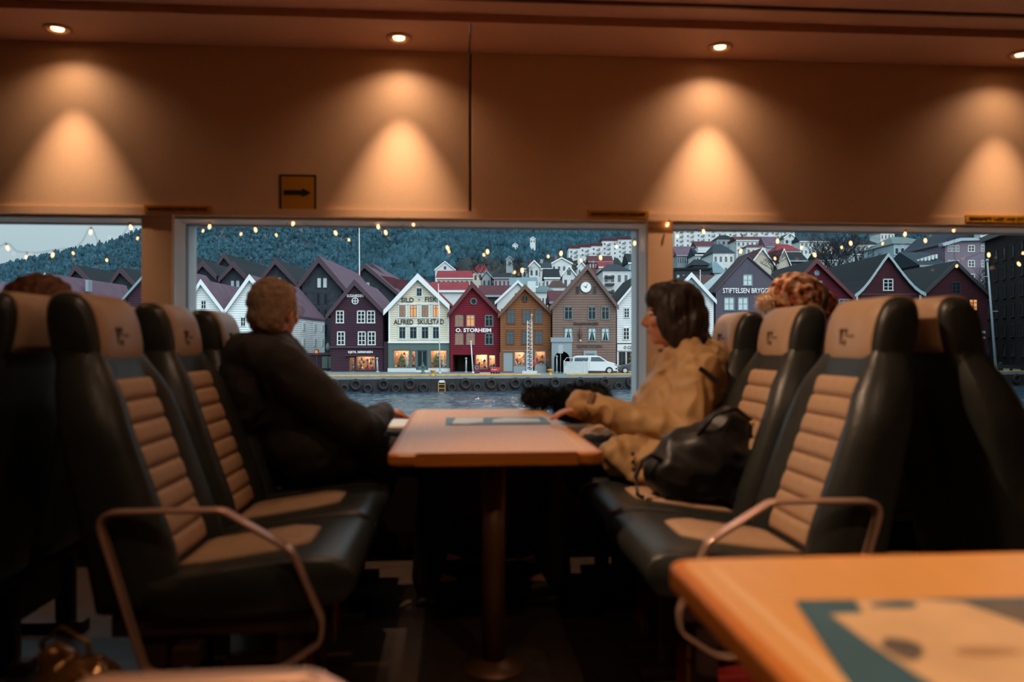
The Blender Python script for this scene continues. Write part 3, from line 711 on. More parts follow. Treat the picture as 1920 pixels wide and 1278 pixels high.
for s in (-1, 1):
    hr.ell(gg(.012, s*.078, -.015), (.052, .026, .095), R); hr.ell(gg(-.025, s*.082, -.075), (.055, .028, .062), R); hr.ell(gg(-.05, s*.07, -.125), (.05, .035, .04), R)
remesh('hair', hr, .006, M_hairb, wom, 3, lambda p: .007*noise.noise(Vector((p.x*45, p.y*45, p.z*9))) + .004*noise.noise(p*25))
tb = MB().box(-.045, -.004, -.009, .045, .004, .009).build('sleeve_tab', mat('sleeve_tab', (36, 30, 28), rough=.7), wom)
tb.location = Vector((.955, 2.915, .885)) - woff; tb.rotation_euler = (.25, .62, .10)

# raincoat details: cuff straps, placket, pocket flap, hem cord
M_seamc = mat('raincoat_seam', (120, 88, 54), rough=.7)
for w_, dd in ((Vector((.535, 3.02, .756)), Vector((-.93, .25, .28)).normalized()),):
    q_ = w_ - woff + dd*.012; a_ = dd.cross(Vector((0, 0, 1))).normalized(); b_ = dd.cross(a_)
    MB().loft([[q_ + dd*t_ + (a_*math.cos(2*PI*k/20) + b_*math.sin(2*PI*k/20))*r_ for k in range(20)] for t_, r_ in ((-.014, .054), (-.012, .0575), (.012, .0575), (.014, .054))], caps=False).build('cuff_strap', M_seamc, wom, True)
MB().box(-.075, -.006, -.012, .075, .006, .012).build('pocket_flap', M_seamc, wom, loc=Vector((.86, 2.905, .63)) - woff).rotation_euler = (.5, -.25, .15)
for k in range(3): MB().ell((0, 0, 0), (.008, .004, .008), None, 8, 6).build('snap_button', mat('snap_dark', (50, 40, 34), rough=.4), wom, True, Vector((.655, 2.865-.006*k, .60-.028*k)) - woff)

# --- person in the knit beanie --------------------------------------
ph = Vector((1.495, 3.30, 1.142))
M_puff = mat('dark_puffer', (38, 34, 36), rough=.6)
per, g, poff, fr = seated('person', 'passenger in a patterned knit beanie behind the headrests', (1.72, 3.26, .575), (1.56, 3.27, .83), (1.52, 3.28, .985), ph, .25, .1,
    .1, .175, [((1.80, 3.52, .66), (2.02, 3.45, .64), ((1, -.2, 0), (0, 0, 1), -1, .4)), ((1.78, 3.02, .66), (2.02, 3.12, .64), ((1, .2, 0), (0, 0, 1), 1, .4))],
    [((2.18, 3.36, .56), (2.15, 3.36, .10), (2.32, 3.36, .05)), ((2.18, 3.16, .56), (2.15, 3.16, .10), (2.32, 3.16, .05))], M_puff, M_trous, 1.0, False)
def leopard():
    m = bpy.data.materials.new('patterned_knit'); m.use_nodes = True; N, L = m.node_tree.nodes, m.node_tree.links; b = N['Principled BSDF']; b.inputs['Roughness'].default_value = .9
    t_ = N.new('ShaderNodeTexCoord'); n_ = N.new('ShaderNodeTexNoise'); n_.inputs['Scale'].default_value = 34; n_.inputs['Detail'].default_value = 2
    r_ = N.new('ShaderNodeValToRGB'); e = r_.color_ramp.elements
    e[0].position = .37; e[0].color = srgb(84, 50, 38); e[1].position = .58; e[1].color = srgb(244, 214, 182)
    k = e.new(.43); k.color = srgb(186, 104, 66); k = e.new(.49); k.color = srgb(222, 140, 96)
    L.new(t_.outputs['Object'], n_.inputs['Vector']); L.new(n_.outputs['Fac'], r_.inputs[0]); L.new(r_.outputs[0], b.inputs['Base Color'])
    bp = N.new('ShaderNodeBump'); bp.inputs['Strength'].default_value = .6; bp.inputs['Distance'].default_value = .01; L.new(n_.outputs['Fac'], bp.inputs['Height']); L.new(bp.outputs[0], b.inputs['Normal'])
    return m
M_knit = leopard()
bn = MB(); c = ph - poff; Rb = Matrix.Rotation(.35, 3, 'Y')
bn.ell(c + Vector((-.025, 0, .055)), (.128, .108, .105), Rb); bn.ell(c + Vector((.06, 0, .03)), (.08, .095, .065), Rb)
bo = remesh('beanie', bn, .006, M_knit, per, 3, lambda p: .005*math.sin(p.y*170) + .006*noise.noise(p*40))
band = MB().loft([[c + Rb @ Vector((.035 + ox + 0*k, (.105+gr)*math.cos(2*PI*k/32), .03+(.100+gr)*math.sin(2*PI*k/32))) for k in range(32)] for ox, gr in ((-.010, -.004), (-.006, .003), (.006, .003), (.010, -.004))], caps=False)
band.build('dark_band', mat('beanie_band', (52, 36, 30), rough=.9), bo, True)
def tuft(name, cs, n, ln, m, parent, wid=.0022, seed=3):
    "fur: thin tapering hairs standing on ellipsoids"
    rn = random.Random(seed); mb = MB()
    for c_, r_ in cs:
        mb.ell(c_, [q*.9 for q in r_], None, 12, 8)
        for _ in range(n):
            d = Vector((rn.gauss(0, 1), rn.gauss(0, 1), rn.gauss(0, 1))).normalized()
            p = Vector(c_) + Vector((d.x*r_[0], d.y*r_[1], d.z*r_[2]))*.88
            e_ = p + (d + Vector((rn.uniform(-.5, .5), rn.uniform(-.5, .5), rn.uniform(-.6, .3)))).normalized()*ln*rn.uniform(.6, 1.2)
            s_ = d.cross(Vector((rn.uniform(-1, 1), rn.uniform(-1, 1), rn.uniform(-1, 1)))).normalized()*wid
            mb.add([p+s_, p-s_, e_], [(0, 1, 2)])
    return mb.build(name, m, parent)
tuft('pompom', [(c + Vector((-.155, .01, .035)), (.038, .038, .036))], 500, .03, mat('cream_fur', (244, 222, 196), rough=.9), bo, .002)

# --- passenger on the far left --------------------------------------
lh = Vector((-1.375, 2.72, 1.10))
lp, g, loff, fr = seated('person', 'brown-haired passenger whose hair shows above the dark seat backs', (-1.50, 2.71, .575), (-1.32, 2.71, .83), (-1.345, 2.71, .985), lh, PI+.2, .02,
    PI, .175, [((-1.55, 2.47, .66), (-1.8, 2.56, .64), ((-1, .2, 0), (0, 0, 1), 1, .4)), ((-1.55, 2.95, .66), (-1.8, 2.86, .64), ((-1, -.2, 0), (0, 0, 1), -1, .4))],
    [((-1.95, 2.61, .56), (-1.92, 2.61, .10), (-2.1, 2.61, .05)), ((-1.95, 2.81, .56), (-1.92, 2.81, .10), (-2.1, 2.81, .05))], M_puff, M_trous, 1.0, False)
hr = MB(); c = lh - loff; hr.ell(c + Vector((.02, 0, .03)), (.115, .094, .105)); hr.ell(c + Vector((.06, 0, -.05)), (.08, .09, .09))
remesh('hair', hr, .007, M_hairr, lp, 2, lambda p: .009*noise.noise(p*40))

# ================================================================== BAGS AND SMALL CABIN THINGS
M_bag = mat('black_leather_bag', (22, 21, 22), rough=.45, noise_amt=.2, noise_scale=20)
c0 = Vector((.865, 2.66, .485))
bg_ = empty('handbag', c0, 0, 'slouchy black handbag with a looped strap on the seat by the woman', 'bag')
bm_ = MB(); bm_.ell((0, 0, .12), (.19, .10, .125)); bm_.ell((.07, .02, .17), (.10, .09, .13)); bm_.ell((-.12, -.01, .08), (.10, .09, .085)); bm_.box(-.17, -.08, .0, .14, .08, .06)
remesh('bag_body', bm_, .010, M_bag, bg_, 6, folds(.014, 9, 5))
MB().tube([(-.16, -.06, .12), (-.21, -.07, .15), (-.245, -.075, .13), (-.265, -.08, .08), (-.26, -.085, .02), (-.24, -.09, .012)], .008, 8).build('strap', M_bag, bg_, True)
MB().tube([(-.05, -.06, .21), (0, -.07, .28), (.08, -.06, .30), (.14, -.03, .26)], .008, 8).build('handle', M_bag, bg_, True)
M_fur = mat('black_fur', (16, 15, 16), rough=.8)
q = P(1060, 775, 3.76)
fu = empty('fur_hat', (q.x, 3.76, ZSILL), 0, 'fluffy black fur hat lying on the window sill by the table', 'hat')
tuft('fur', [(Vector((-.12, 0, .122)), (.09, .06, .048)), (Vector((.03, 0, .092)), (.10, .062, .088)), (Vector((.13, 0, .098)), (.10, .062, .094))], 2200, .032, M_fur, fu, .0016, 5)
MB().ell((.06, .0, .03), (.11, .055, .03)).build('lining', M_bag, fu, True)
# red life-vest packs stowed under the seats
M_vest = mat('red_vest_fabric', (150, 26, 26), rough=.7, noise_amt=.15, noise_scale=12)
M_strap = mat('vest_strap', (210, 190, 60), rough=.6)
for i, (x, y, lab) in enumerate(((-.50, SY[0], 'red life vest pack under the aisle seat of the man\'s row'), (-.50, SY[1], 'red life vest pack under the middle seat of the man\'s row'),
                             (.76, SY[0], 'red life vest pack under the aisle seat of the woman\'s row'), (.76, SY[1], 'red life vest pack under the seat with the black handbag'))):
    r = empty('life_vest_pack', (x, y, 0), 0, lab, 'life vest', 'red life vest packs under the seats')
    mb = MB(); mb.box(-.10, -.14, .0, .10, .14, .13); mb.ell((0, 0, .12), (.11, .14, .035))
    remesh('pouch', mb, .010, M_vest, r, 6, folds(.006, 12, i))
    MB().box(-.105, -.015, .0, .105, .015, .162).build('strap', M_strap, r)
# crumpled shiny bag in the aisle
M_foil = mat('shiny_brown_foil', (120, 84, 48), rough=.15, metal=.6)
q = PZ(145, 1240, .36)
fb = empty('carrier_bag', (q.x, q.y, 0), 0, 'crumpled shiny brown carrier bag standing in the aisle', 'bag')
mb = MB(); mb.cap((0, 0, .10), (.01, 0, .28), .09, .075, 16); mb.ell((.0, .0, .06), (.11, .08, .06)); mb.cap((-.03, 0, .3), (-.04, 0, .355), .04, .025); mb.box(-.09, -.07, 0, .09, .07, .05)
remesh('bag_skin', mb, .009, M_foil, fb, 1, lambda p: .022*(1-abs(noise.noise(p*16))*2.2) + .008*noise.noise(p*45))
mb = MB().tube([(-.05, 0, .34), (-.07, 0, .40), (-.03, 0, .43), (.02, 0, .40), (.03, 0, .33)], .006, 8); mb.build('handle', M_foil, fb, True)

# fairy lights strung across the windows ------------------------------
M_cord = mat('fairy_cord', (96, 84, 76), rough=.5)
M_fbulb = mat('fairy_bulb', (255, 200, 140), emit=(255, 178, 110), estr=7.0)
M_sock = mat('fairy_socket', (60, 70, 60), rough=.5)
bulbs = [[(-20, 466), (14, 464), (49, 481), (99, 477), (137, 474), (170, 434), (200, 487), (245, 425), (258, 446)],
         [(328, 421), (393, 424), (381, 432), (452, 438), (479, 430), (518, 440), (550, 418), (629, 436), (654, 449), (709, 424), (723, 435), (775, 419), (839, 464), (842, 471), (907, 477), (914, 471), (965, 510), (979, 506), (1028, 480), (1052, 474), (1090, 487), (1126, 482), (1156, 462), (1190, 455)],
         [(1252, 420), (1270, 442), (1319, 433), (1389, 470), (1453, 484), (1458, 451), (1503, 463), (1527, 477), (1578, 463), (1595, 455), (1655, 456), (1697, 438), (1735, 450), (1788, 430), (1794, 498), (1854, 477), (1910, 494), (1918, 474)]]
reflected = {(49, 481), (137, 474), (200, 487), (258, 446), (381, 432), (452, 438), (518, 440), (654, 449), (842, 471), (907, 477), (965, 510), (1028, 480), (1090, 487), (1156, 462), (1270, 442), (1453, 484), (1503, 463), (1578, 463), (1655, 456), (1794, 498), (1918, 474)}  # reflections of bulbs in the glass, built as smaller glowing bulbs
rn = random.Random(4)
for bs, lab in zip(bulbs, ('string of warm fairy lights across the left window', 'string of warm fairy lights across the middle window', 'string of warm fairy lights across the right window')):
    yy = WY-.02 if bs[0][0] == 1252 else 3.97
    pts = [P(px, py, 3.95 if px not in (1252,) else WY-.015) for px, py in bs]
    r = empty('fairy_lights', (pts[0].x, 3.95, ZH-.014), 0, lab, 'string lights', 'fairy light strings in the windows')
    o0 = Vector(r.location); path = []
    for i in range(len(pts)):
        path.append(pts[i] - o0 + Vector((0, .004, .022)))
        if i+1 < len(pts):
            m_ = pts[i].lerp(pts[i+1], .5) - o0; path.append(m_ + Vector((0, .012*rn.uniform(-1, 1), .012 + rn.uniform(-.012, .02))))
    # smooth
    sm = []
    for i in range(len(path)-1):
        p0, p1, p2, p3 = path[max(i-1, 0)], path[i], path[i+1], path[min(i+2, len(path)-1)]
        for k in range(4):
            t = k/4; sm.append(.5*((2*p1) + (p2-p0)*t + (2*p0-5*p1+4*p2-p3)*t*t + (3*p1-p0-3*p2+p3)*t**3))
    sm.append(path[-1]); MB().tube(sm, .0011, 5).build('cord', M_cord, r, True)
    for (px, py), p in zip(bs, pts):
        k = .5 if (px, py) in reflected else .82
        b = MB().lathe([(.0006, -.016*k), (.004*k, -.013*k), (.0068*k, -.006*k), (.0058*k, .003*k), (.003*k, .011*k)], 10).build('bulb', M_fbulb, r, True, p - o0)
        b.rotation_euler = (rn.uniform(-.3, .3), rn.uniform(-.4, .4), 0)
        MB().lathe([(.0035*k, .009*k), (.0035*k, .022), (.002*k, .024)], 8).build('socket', M_sock, b, True)
# ================================================================== THE TOWN OUTSIDE
GZ = EYE - 3.4        # quay pavement
WZ = EYE - 5.07       # water
def DH(px, base=99.0): return base / (1 - .15*(px-CX)/F)     # street fronts recede to the right
def DQ(px, base=86.5): return base / (1 - .18*(px-CX)/F)     # quay edge
def GP(px, d, z=GZ):
    p = E(px, CY, d); return Vector((p.x, p.y, z))

# terrain ------------------------------------------------------------
RIDGE = [(-900, 620), (-300, 545), (0, 503), (60, 489), (120, 474), (190, 455), (265, 433), (345, 431), (372, 424), (400, 416), (600, 372), (900, 330), (1300, 310), (2900, 300)]
DL = [118, 170, 220, 300, 420, 600, 900, 1250]
YR = [694, 640, 585, 540, 505, 472, 430]
YL = [694, 665, 645, 620, 592, 568, 540]
def sstep(a, b, x):
    t = min(1, max(0, (x-a)/(b-a))); return t*t*(3-2*t)
def terr_y(px, d):
    r = bl(RIDGE, px); w = sstep(420, 840, px)
    ys = [YL[i]*(1-w) + YR[i]*w for i in range(7)] + [r]
    ys[6] = max(ys[6]*.5 + (r+ys[5])*.25, r+12) if w < .5 else ys[6]
    return bl(list(zip([math.log(q) for q in DL], ys)), math.log(d))
def ground_z(px, d): return EYE - (terr_y(px, d)-CY)/F*d
v, f = [], []; PXS = list(range(-900, 2901, 20)); ND = 46
for i, px in enumerate(PXS):
    for k in range(ND):
        d = 118*(1250/118)**(k/(ND-3)) if k <= ND-3 else 1250*(1+.25*(k-ND+3))
        y = terr_y(px, min(d, 1250)); p = E(px, y, min(d, 1250))
        if k > ND-3: p = E(px, CY, d); p.z = E(px, y, 1250).z*(1 - .25*(k-ND+3))
        if k > 18: p.z += 5*noise.noise(p*.012) + 2*noise.noise(p*.04)
        v.append(p)
for i in range(len(PXS)-1):
    for k in range(ND-1): a = i*ND+k; f.append((a, a+ND, a+ND+1, a+1))
M_hill = mat('hill_ground', (36, 58, 68), rough=.95, noise_amt=.4, noise_scale=.03, bump=.4)
tag(MB().add(v, f).build('ground', M_hill, None, True), kind='structure')

# forest on the mountain: thousands of crowns, one mass --------------
def forest():
    rn = np.random.RandomState(3); V, Fc, C = [], [], []; nv = 0; n6 = 5
    pal = np.array([lin(x) for x in (44, 74, 86)]); made = 0  # distance haze is put into the crowns' bluish base colour
    while made < 36000:
        px = rn.uniform(-60, 1990); d = rn.uniform(330, 1245) if px < 850 else rn.uniform(430, 1000)
        y = terr_y(px, d)
        if y < 400 or (px > 850 and d < 470): continue
        if abs(d-563) < 14 and any(abs((px-vx)/F*d) < 9 for vx in (999, 966, 934)): continue
        made += 1
        p = E(px, y, d); h = rn.uniform(4.5, 9.5)*(.75+.25*d/900); r = h*rn.uniform(.2, .38); kind = rn.rand()
        p.z += 5*noise.noise(p*.012) + 2*noise.noise(p*.04)
        prof = ((1.0, .12), (.5, .6), (.04, 1.0)) if kind < .45 else ((.6, .15), (1.0, .6), (.35, 1.0))
        a0 = rn.rand()*6; jit = rn.uniform(.65, 1.35, 15)
        for k, (q, z) in enumerate(prof):
            for j in range(n6):
                a = a0 + 2*PI*j/n6; t = r*q*jit[k*n6+j]
                V.append((p.x + t*math.cos(a), p.y + t*math.sin(a), p.z + h*z - .8))
        for k in range(2):
            for j in range(n6):
                j2 = (j+1) % n6; Fc.append((nv+k*n6+j, nv+k*n6+j2, nv+(k+1)*n6+j2, nv+(k+1)*n6+j))
        Fc.append(tuple(nv+2*n6+j for j in range(n6)))
        patch = 1 + .35*noise.noise(p*.02)
        b = pal*patch*(rn.uniform(.75, 1.15) if kind < .45 else rn.uniform(.9, 1.45))
        C.append((b, n6*3)); nv += n6*3
    me = bpy.data.meshes.new('forest'); me.from_pydata(V, [], Fc)
    at = me.color_attributes.new('tone', 'FLOAT_COLOR', 'POINT')
    arr = np.ones((nv, 4)); i = 0
    for b, k in C: arr[i:i+k, :3] = b; i += k
    at.data.foreach_set('color', arr.ravel())
    m = bpy.data.materials.new('forest_leaf'); m.use_nodes = True; N = m.node_tree.nodes; b = N['Principled BSDF']; b.inputs['Roughness'].default_value = 1; b.inputs['Specular IOR Level'].default_value = .1
    ca = N.new('ShaderNodeVertexColor'); ca.layer_name = 'tone'; m.node_tree.links.new(ca.outputs[0], b.inputs['Base Color'])
    tag(link('forest', me, m), 'blue-green winter forest covering the mountain slopes', 'forest', kind='stuff')
forest()

# water and quay -----------------------------------------------------
def water_mat():
    m = bpy.data.materials.new('harbour_water'); m.use_nodes = True; N, L = m.node_tree.nodes, m.node_tree.links; b = N['Principled BSDF']
    b.inputs['Base Color'].default_value = srgb(40, 66, 82); b.inputs['Roughness'].default_value = .1; b.inputs['Specular IOR Level'].default_value = .5
    t_ = N.new('ShaderNodeTexCoord'); mp = N.new('ShaderNodeMapping'); mp.inputs['Scale'].default_value = (.55, 1.0, 1); L.new(t_.outputs['Object'], mp.inputs[0])
    hs = None
    for s, k in ((1.6, 1.0), (4.0, .4)):
        n_ = N.new('ShaderNodeTexNoise'); n_.inputs['Scale'].default_value = s; n_.inputs['Detail'].default_value = 3; n_.inputs['Distortion'].default_value = .6; L.new(mp.outputs[0], n_.inputs['Vector'])
        q = N.new('ShaderNodeMath'); q.operation = 'MULTIPLY_ADD'; q.inputs[1].default_value = k; L.new(n_.outputs['Fac'], q.inputs[0])
        if hs: L.new(hs, q.inputs[2])
        else: q.inputs[2].default_value = 0
        hs = q.outputs[0]
    bp = N.new('ShaderNodeBump'); bp.inputs['Strength'].default_value = 1.0; bp.inputs['Distance'].default_value = .12; L.new(hs, bp.inputs['Height']); L.new(bp.outputs[0], b.inputs['Normal'])
    return m
v, f = [], []; PW = list(range(-260, 2181, 5)); NR = 165
for px in PW:
    d1 = DQ(px)+.12
    for k in range(NR):
        d = 40 + (d1-40)*k/(NR-1); p = GP(px, d, WZ); q = Vector((p.x*.62, p.y*.8, 0))
        h = .15*noise.noise(q*.55) + .12*(1-2*abs(noise.noise(q*1.1+Vector((7, 3, 1))))) + .05*noise.noise(q*2.6)
        p.z += (h-.03)*(1 if k < NR-3 else .2); v.append(p)
for i in range(len(PW)-1):
    for k in range(NR-1): a = i*NR+k; f.append((a, a+NR, a+NR+1, a+1))
n0 = len(v); v += [GP(-2500, 6, WZ-.12), GP(4400, 6, WZ-.12), GP(4400, 42, WZ-.12), GP(-2500, 42, WZ-.12), GP(2180, 38, WZ-.12), GP(3200, 38, WZ-.12), GP(2900, DQ(2900)+.5, WZ-.12), GP(2180, DQ(2180)+.4, WZ-.12), GP(-1500, 38, WZ-.12), GP(-260, 38, WZ-.12), GP(-260, DQ(-260)+.4, WZ-.12), GP(-900, DQ(-900)+.5, WZ-.12)]
f += [tuple(n0+q for q in t) for t in ((0, 1, 2, 3), (4, 5, 6, 7), (8, 9, 10, 11))]
wa = MB().add(v, f).build('harbour_water', water_mat(), None, True)
tag(wa, 'rippled dark blue harbour water below the quay', 'water', kind='stuff')
M_pave = mat('quay_paving', (118, 128, 132), rough=.7, noise_amt=.15, noise_scale=.7)
M_qwall = mat('quay_wall', (32, 34, 38), rough=.85, noise_amt=.35, noise_scale=1.2, stripes=2.6, stripe_axis='X', stripe_dark=1.0, stripe_w=.06)
A, B, C_, D_ = GP(-900, DQ(-900)), GP(2900, DQ(2900)), GP(2900, 190), GP(-900, 150)
tag(MB().add([A, B, C_, D_] + [Vector((p.x, p.y, GZ-.3)) for p in (A, B, C_, D_)], [(0, 1, 2, 3), (0, 4, 5, 1), (4, 7, 6, 5), (1, 5, 6, 2), (2, 6, 7, 3), (3, 7, 4, 0)]).build('quay_paving', M_pave), kind='structure')
qd = (B-A).normalized(); qn = Vector((-qd.y, qd.x, 0))
qrot = math.atan2(qd.y, qd.x); QL = (B-A).length
qo = MB().box(0, .02, WZ-1-GZ, QL, 3, -.28).build('wall_quay', M_qwall); qo.location = A; qo.rotation_euler = (0, 0, qrot); tag(qo, kind='structure')
def qat(px, out=0.0, z=GZ):
    p = GP(px, DQ(px), z); return p - qn*out
M_yelp = mat('yellow_kerb_paint', (196, 150, 62), rough=.6, noise_amt=.2, noise_scale=2)
for i, (a, b, lab) in enumerate(((560, 806, 'yellow painted quay kerb beam before the dark red shop'), (818, 1014, 'yellow painted quay kerb beam before the red and brown shops'), (1062, 1260, 'yellow painted quay kerb beam in front of the white van'), (1866, 1990, 'yellow painted quay kerb beam by the tall lamp post'))):
    p, q = qat(a, -.25), qat(b, -.25); L_ = (q-p).length
    o = MB().box(0, -.15, 0, L_, .2, .15).build('kerb_beam', M_yelp); o.location = p; o.rotation_euler = (0, 0, qrot); tag(bevel(o, .04), lab, 'kerb', 'yellow kerb beams')
M_tyre = mat('tyre_rubber', (17, 18, 20), rough=.7, noise_amt=.3, noise_scale=4)
tv = MB(); n, m_ = 20, 8; rings = []
for i in range(n+1):
    a = 2*PI*i/n; rings.append([((.44+.20*math.cos(2*PI*k/m_))*math.cos(a), .15*math.sin(2*PI*k/m_), (.44+.20*math.cos(2*PI*k/m_))*math.sin(a)) for k in range(m_)])
tv.loft(rings, caps=False)
tme = bpy.data.meshes.new('tyre'); tme.from_pydata(tv.v, [], tv.f); tme.materials.append(M_tyre); tme.polygons.foreach_set('use_smooth', [True]*len(tme.polygons))
for row, zz, pxs in ((0, GZ-.85, (626, 667, 719, 769, 873, 921, 966, 990, 1041, 1088, 1134, 1183, 1850, 1905)), (1, GZ-1.25, (645.5, 689.5, 742, 794, 847, 895, 942, 1014, 1066, 1112, 1159, 1876))):
    for px in pxs:
        p = qat(px, .125 if row == 0 else .105, zz); o = link('tyre_fender', tme, None, None, p); o.rotation_euler = (0, .0, qrot); s_ = 1.0 if row == 0 else .86; o.scale = (s_, s_, s_)
        tag(o, 'black rubber tyre fender hung high on the quay wall' if row == 0 else 'black rubber tyre fender hung at the waterline of the quay wall', 'tyre', 'upper tyre fenders' if row == 0 else 'lower tyre fenders')
bol = MB().lathe([(.30, 0), (.30, .08), (.17, .14), (.17, .42), (.34, .52), (.34, .62), (.05, .68)], 14)
for px, lab in ((812, 'yellow mooring bollard before the cream shop house'), (1033, 'yellow mooring bollard between the lattice mast and the van'), (1852, 'yellow mooring bollard by the tall lamp post')):
    p = qat(px, -.35); tag(bol.build('mooring_bollard', M_yelp, None, True, p), lab, 'bollard', 'yellow mooring bollards')
p = qat(828, .15, GZ); ld = empty('quay_ladder', p, qrot, 'yellow quay ladder with a white top down to the water', 'ladder')
for s in (-1, 1): MB().tube([(s*.35, 0, -2.0), (s*.35, 0, -.55)], .045, 6).build('rail', M_yelp, ld)
for z in (-1.7, -1.3, -.9): MB().tube([(-.35, 0, z), (.35, 0, z)], .035, 6).build('rung', M_yelp, ld)
MB().box(-.28, -.1, -.7, .28, .1, -.45).build('top_box', mat('white_enamel', (210, 214, 214), rough=.5), ld)

# ---- building kit ---------------------------------------------------
M_frameW = mat('window_white', (205, 214, 214), rough=.5)
M_frameG = mat('window_grey_green', (92, 110, 110), rough=.5)
M_frameB = mat('window_brown', (78, 58, 46), rough=.5)
M_frameD = mat('window_dark', (40, 44, 48), rough=.5)
M_pane = mat('pane_dark', (24, 36, 42), rough=.12, spec=.35)
M_paneK = mat('pane_grey', (74, 92, 102), rough=.15, spec=.35)
M_paneB = mat('pane_light_grey', (150, 170, 178), rough=.2)  # even pale blue-grey over the whole pane
M_paneP = mat('pane_pale', (176, 196, 200), rough=.2)
M_paneL = mat('pane_lit', (120, 80, 50), rough=.3, emit=(255, 166, 92), estr=.8, noise_amt=.3, noise_scale=1.5)
M_paneL2 = mat('pane_lit_dim', (90, 70, 60), rough=.3, emit=(255, 170, 110), estr=.25, noise_amt=.4, noise_scale=2)
FM = {'W': M_frameW, 'G': M_frameG, 'B': M_frameB, 'D': M_frameD}
PM = {'d': M_pane, 'b': M_paneB, 'p': M_paneP, 'l': M_paneL, 'm': M_paneL2, 'k': M_paneK}
FOOT = []           # house footprints, so that shrubs keep out of them
class Bld:
    "a building in its own frame: x along the street front, z up, y into the block"
    def __init__(s, name, label, px0, px1, d, cat, group=None, zb=None):
        s.pxc = (px0+px1)/2; s.d = d; s.zb = GZ if zb is None else zb
        s.root = empty(name, GP(s.pxc, d, s.zb), -PSI, label, cat, group)
    def x(s, px): return (px - s.pxc)/F*s.d
    def z(s, py): return EYE - (py-CY)/F*s.d - s.zb
    def q(s, px, py): return (s.x(px), s.z(py))
    def box(s, name, px0, y0, py0, px1, y1, py1, m, parent=None, bev=0):
        o = MB().box(s.x(px0), y0, min(s.z(py0), s.z(py1)), s.x(px1), y1, max(s.z(py0), s.z(py1))).build(name, m, parent or s.root)
        return bevel(o, bev) if bev else o
    def poly(s, name, pts, y0, y1, m, parent=None): return MB().prism([s.q(*p) for p in pts], y0, y1).build(name, m, parent or s.root)
    def win(s, x0, y0, x1, y1, cols=2, rows=2, fr='W', pane='d', split=None, bar=None, y=0.0, sash=None):
        X0, X1, Z0, Z1 = s.x(x0), s.x(x1), s.z(y1), s.z(y0); w = min(.13, (X1-X0)*.13); b = bar or w*.55; mb = MB()
        mb.box(X0, y-.07, Z0, X0+w, y+.02, Z1).box(X1-w, y-.07, Z0, X1, y+.02, Z1).box(X0, y-.07, Z1-w, X1, y+.02, Z1).box(X0-.03, y-.09, Z0, X1+.03, y+.02, Z0+w)
        mb0 = mb
        if sash:
            mb = MB(); mb.box(X0+w, y-.04, Z0+w, X0+w*1.7, y+.01, Z1-w).box(X1-w*1.7, y-.04, Z0+w, X1-w, y+.01, Z1-w).box(X0+w, y-.04, Z1-w*1.6, X1-w, y+.01, Z1-w).box(X0+w, y-.04, Z0+w, X1-w, y+.01, Z0+w*1.6)
        for i in range(1, cols): c = X0+(X1-X0)*i/cols; mb.box(c-b*.7, y-.055, Z0, c+b*.7, y+.02, Z1)
        zs = split if split else [i/rows for i in range(1, rows)]
        for t_ in zs: c = Z0+(Z1-Z0)*t_; mb.box(X0, y-.05, c-b*.5, X1, y+.02, c+b*.5)
        o = mb0.build('window', FM[fr], s.root)
        if sash: mb.build('sash', FM[sash], o)
        MB().box(X0+w*.5, y-.03, Z0+w*.5, X1-w*.5, y-.012, Z1-w*.5).build('pane', PM[pane], o)
        return o
    def simplewin(s, x0, y0, x1, y1, m, y=0.0):
        return MB().box(s.x(x0), y-.06, s.z(y1), s.x(x1), y+.02, s.z(y0)).build('window', m, s.root)
    def text(s, txt, x0, y0, x1, y1, m, bold=0.0, y=-.06):
        return link('lettering', text_mesh(txt, s.x(x1)-s.x(x0), s.z(y0)-s.z(y1), .05, bold), m, s.root, (s.x(x0), y, s.z(y1)))
    def gable(s, x0, x1, apex, eL, eR, wall, roof, trim, length, bb=.34, zlow=0.0, over=.45, th=.22, clipL=None, clipR=None):
        A_, L_, R_ = s.q(*apex), s.q(*eL), s.q(*eR); X0, X1 = s.x(x0), s.x(x1)
        def line(p, q, x): return p[1] + (q[1]-p[1])*(x-p[0])/(q[0]-p[0])
        zl, zr = line(A_, L_, X0)-th, line(A_, R_, X1)-th
        FOOT.append((s.x(x0)+(s.pxc-CX)/F*s.d-.8, s.x(x1)+(s.pxc-CX)/F*s.d+.8, s.d-1, s.d+length+1))
        s.wall = MB().prism([(X0, zlow), (X1, zlow), (X1, zr), (A_[0], A_[1]-th*1.3), (X0, zl)], 0, length).build('wall', wall, s.root)
        mb = MB()
        for e_ in (L_, R_):
            k = th*1.25; pts = [(A_[0], A_[1]), (e_[0], e_[1]), (e_[0], e_[1]-k), (A_[0], A_[1]-k)]
            cp = clipL if e_[0] < A_[0] else clipR; yf = -over
            if cp:
                if cp[1] > -over: mb.prism(pts[::-1] if e_[0] < A_[0] else pts, -over, cp[1]); yf = cp[1]
                xc = s.x(cp[0]); zc = line(A_, e_, xc); pts = [(A_[0], A_[1]), (xc, zc), (xc, zc-k), (A_[0], A_[1]-k)]
            if e_[0] < A_[0]: pts = pts[::-1]
            mb.prism(pts, yf, length+.2)
        s.roof = mb.build('roof', roof, s.root)
        for e_ in (L_, R_):
            k = bb; pts = [(A_[0], A_[1]+.03), (e_[0], e_[1]+.03), (e_[0], e_[1]-k), (A_[0], A_[1]-k*1.25)]
            if e_[0] < A_[0]: pts = pts[::-1]
            MB().prism(pts, -over-.10, -over+.02).build('bargeboard', trim, s.root)
        return s
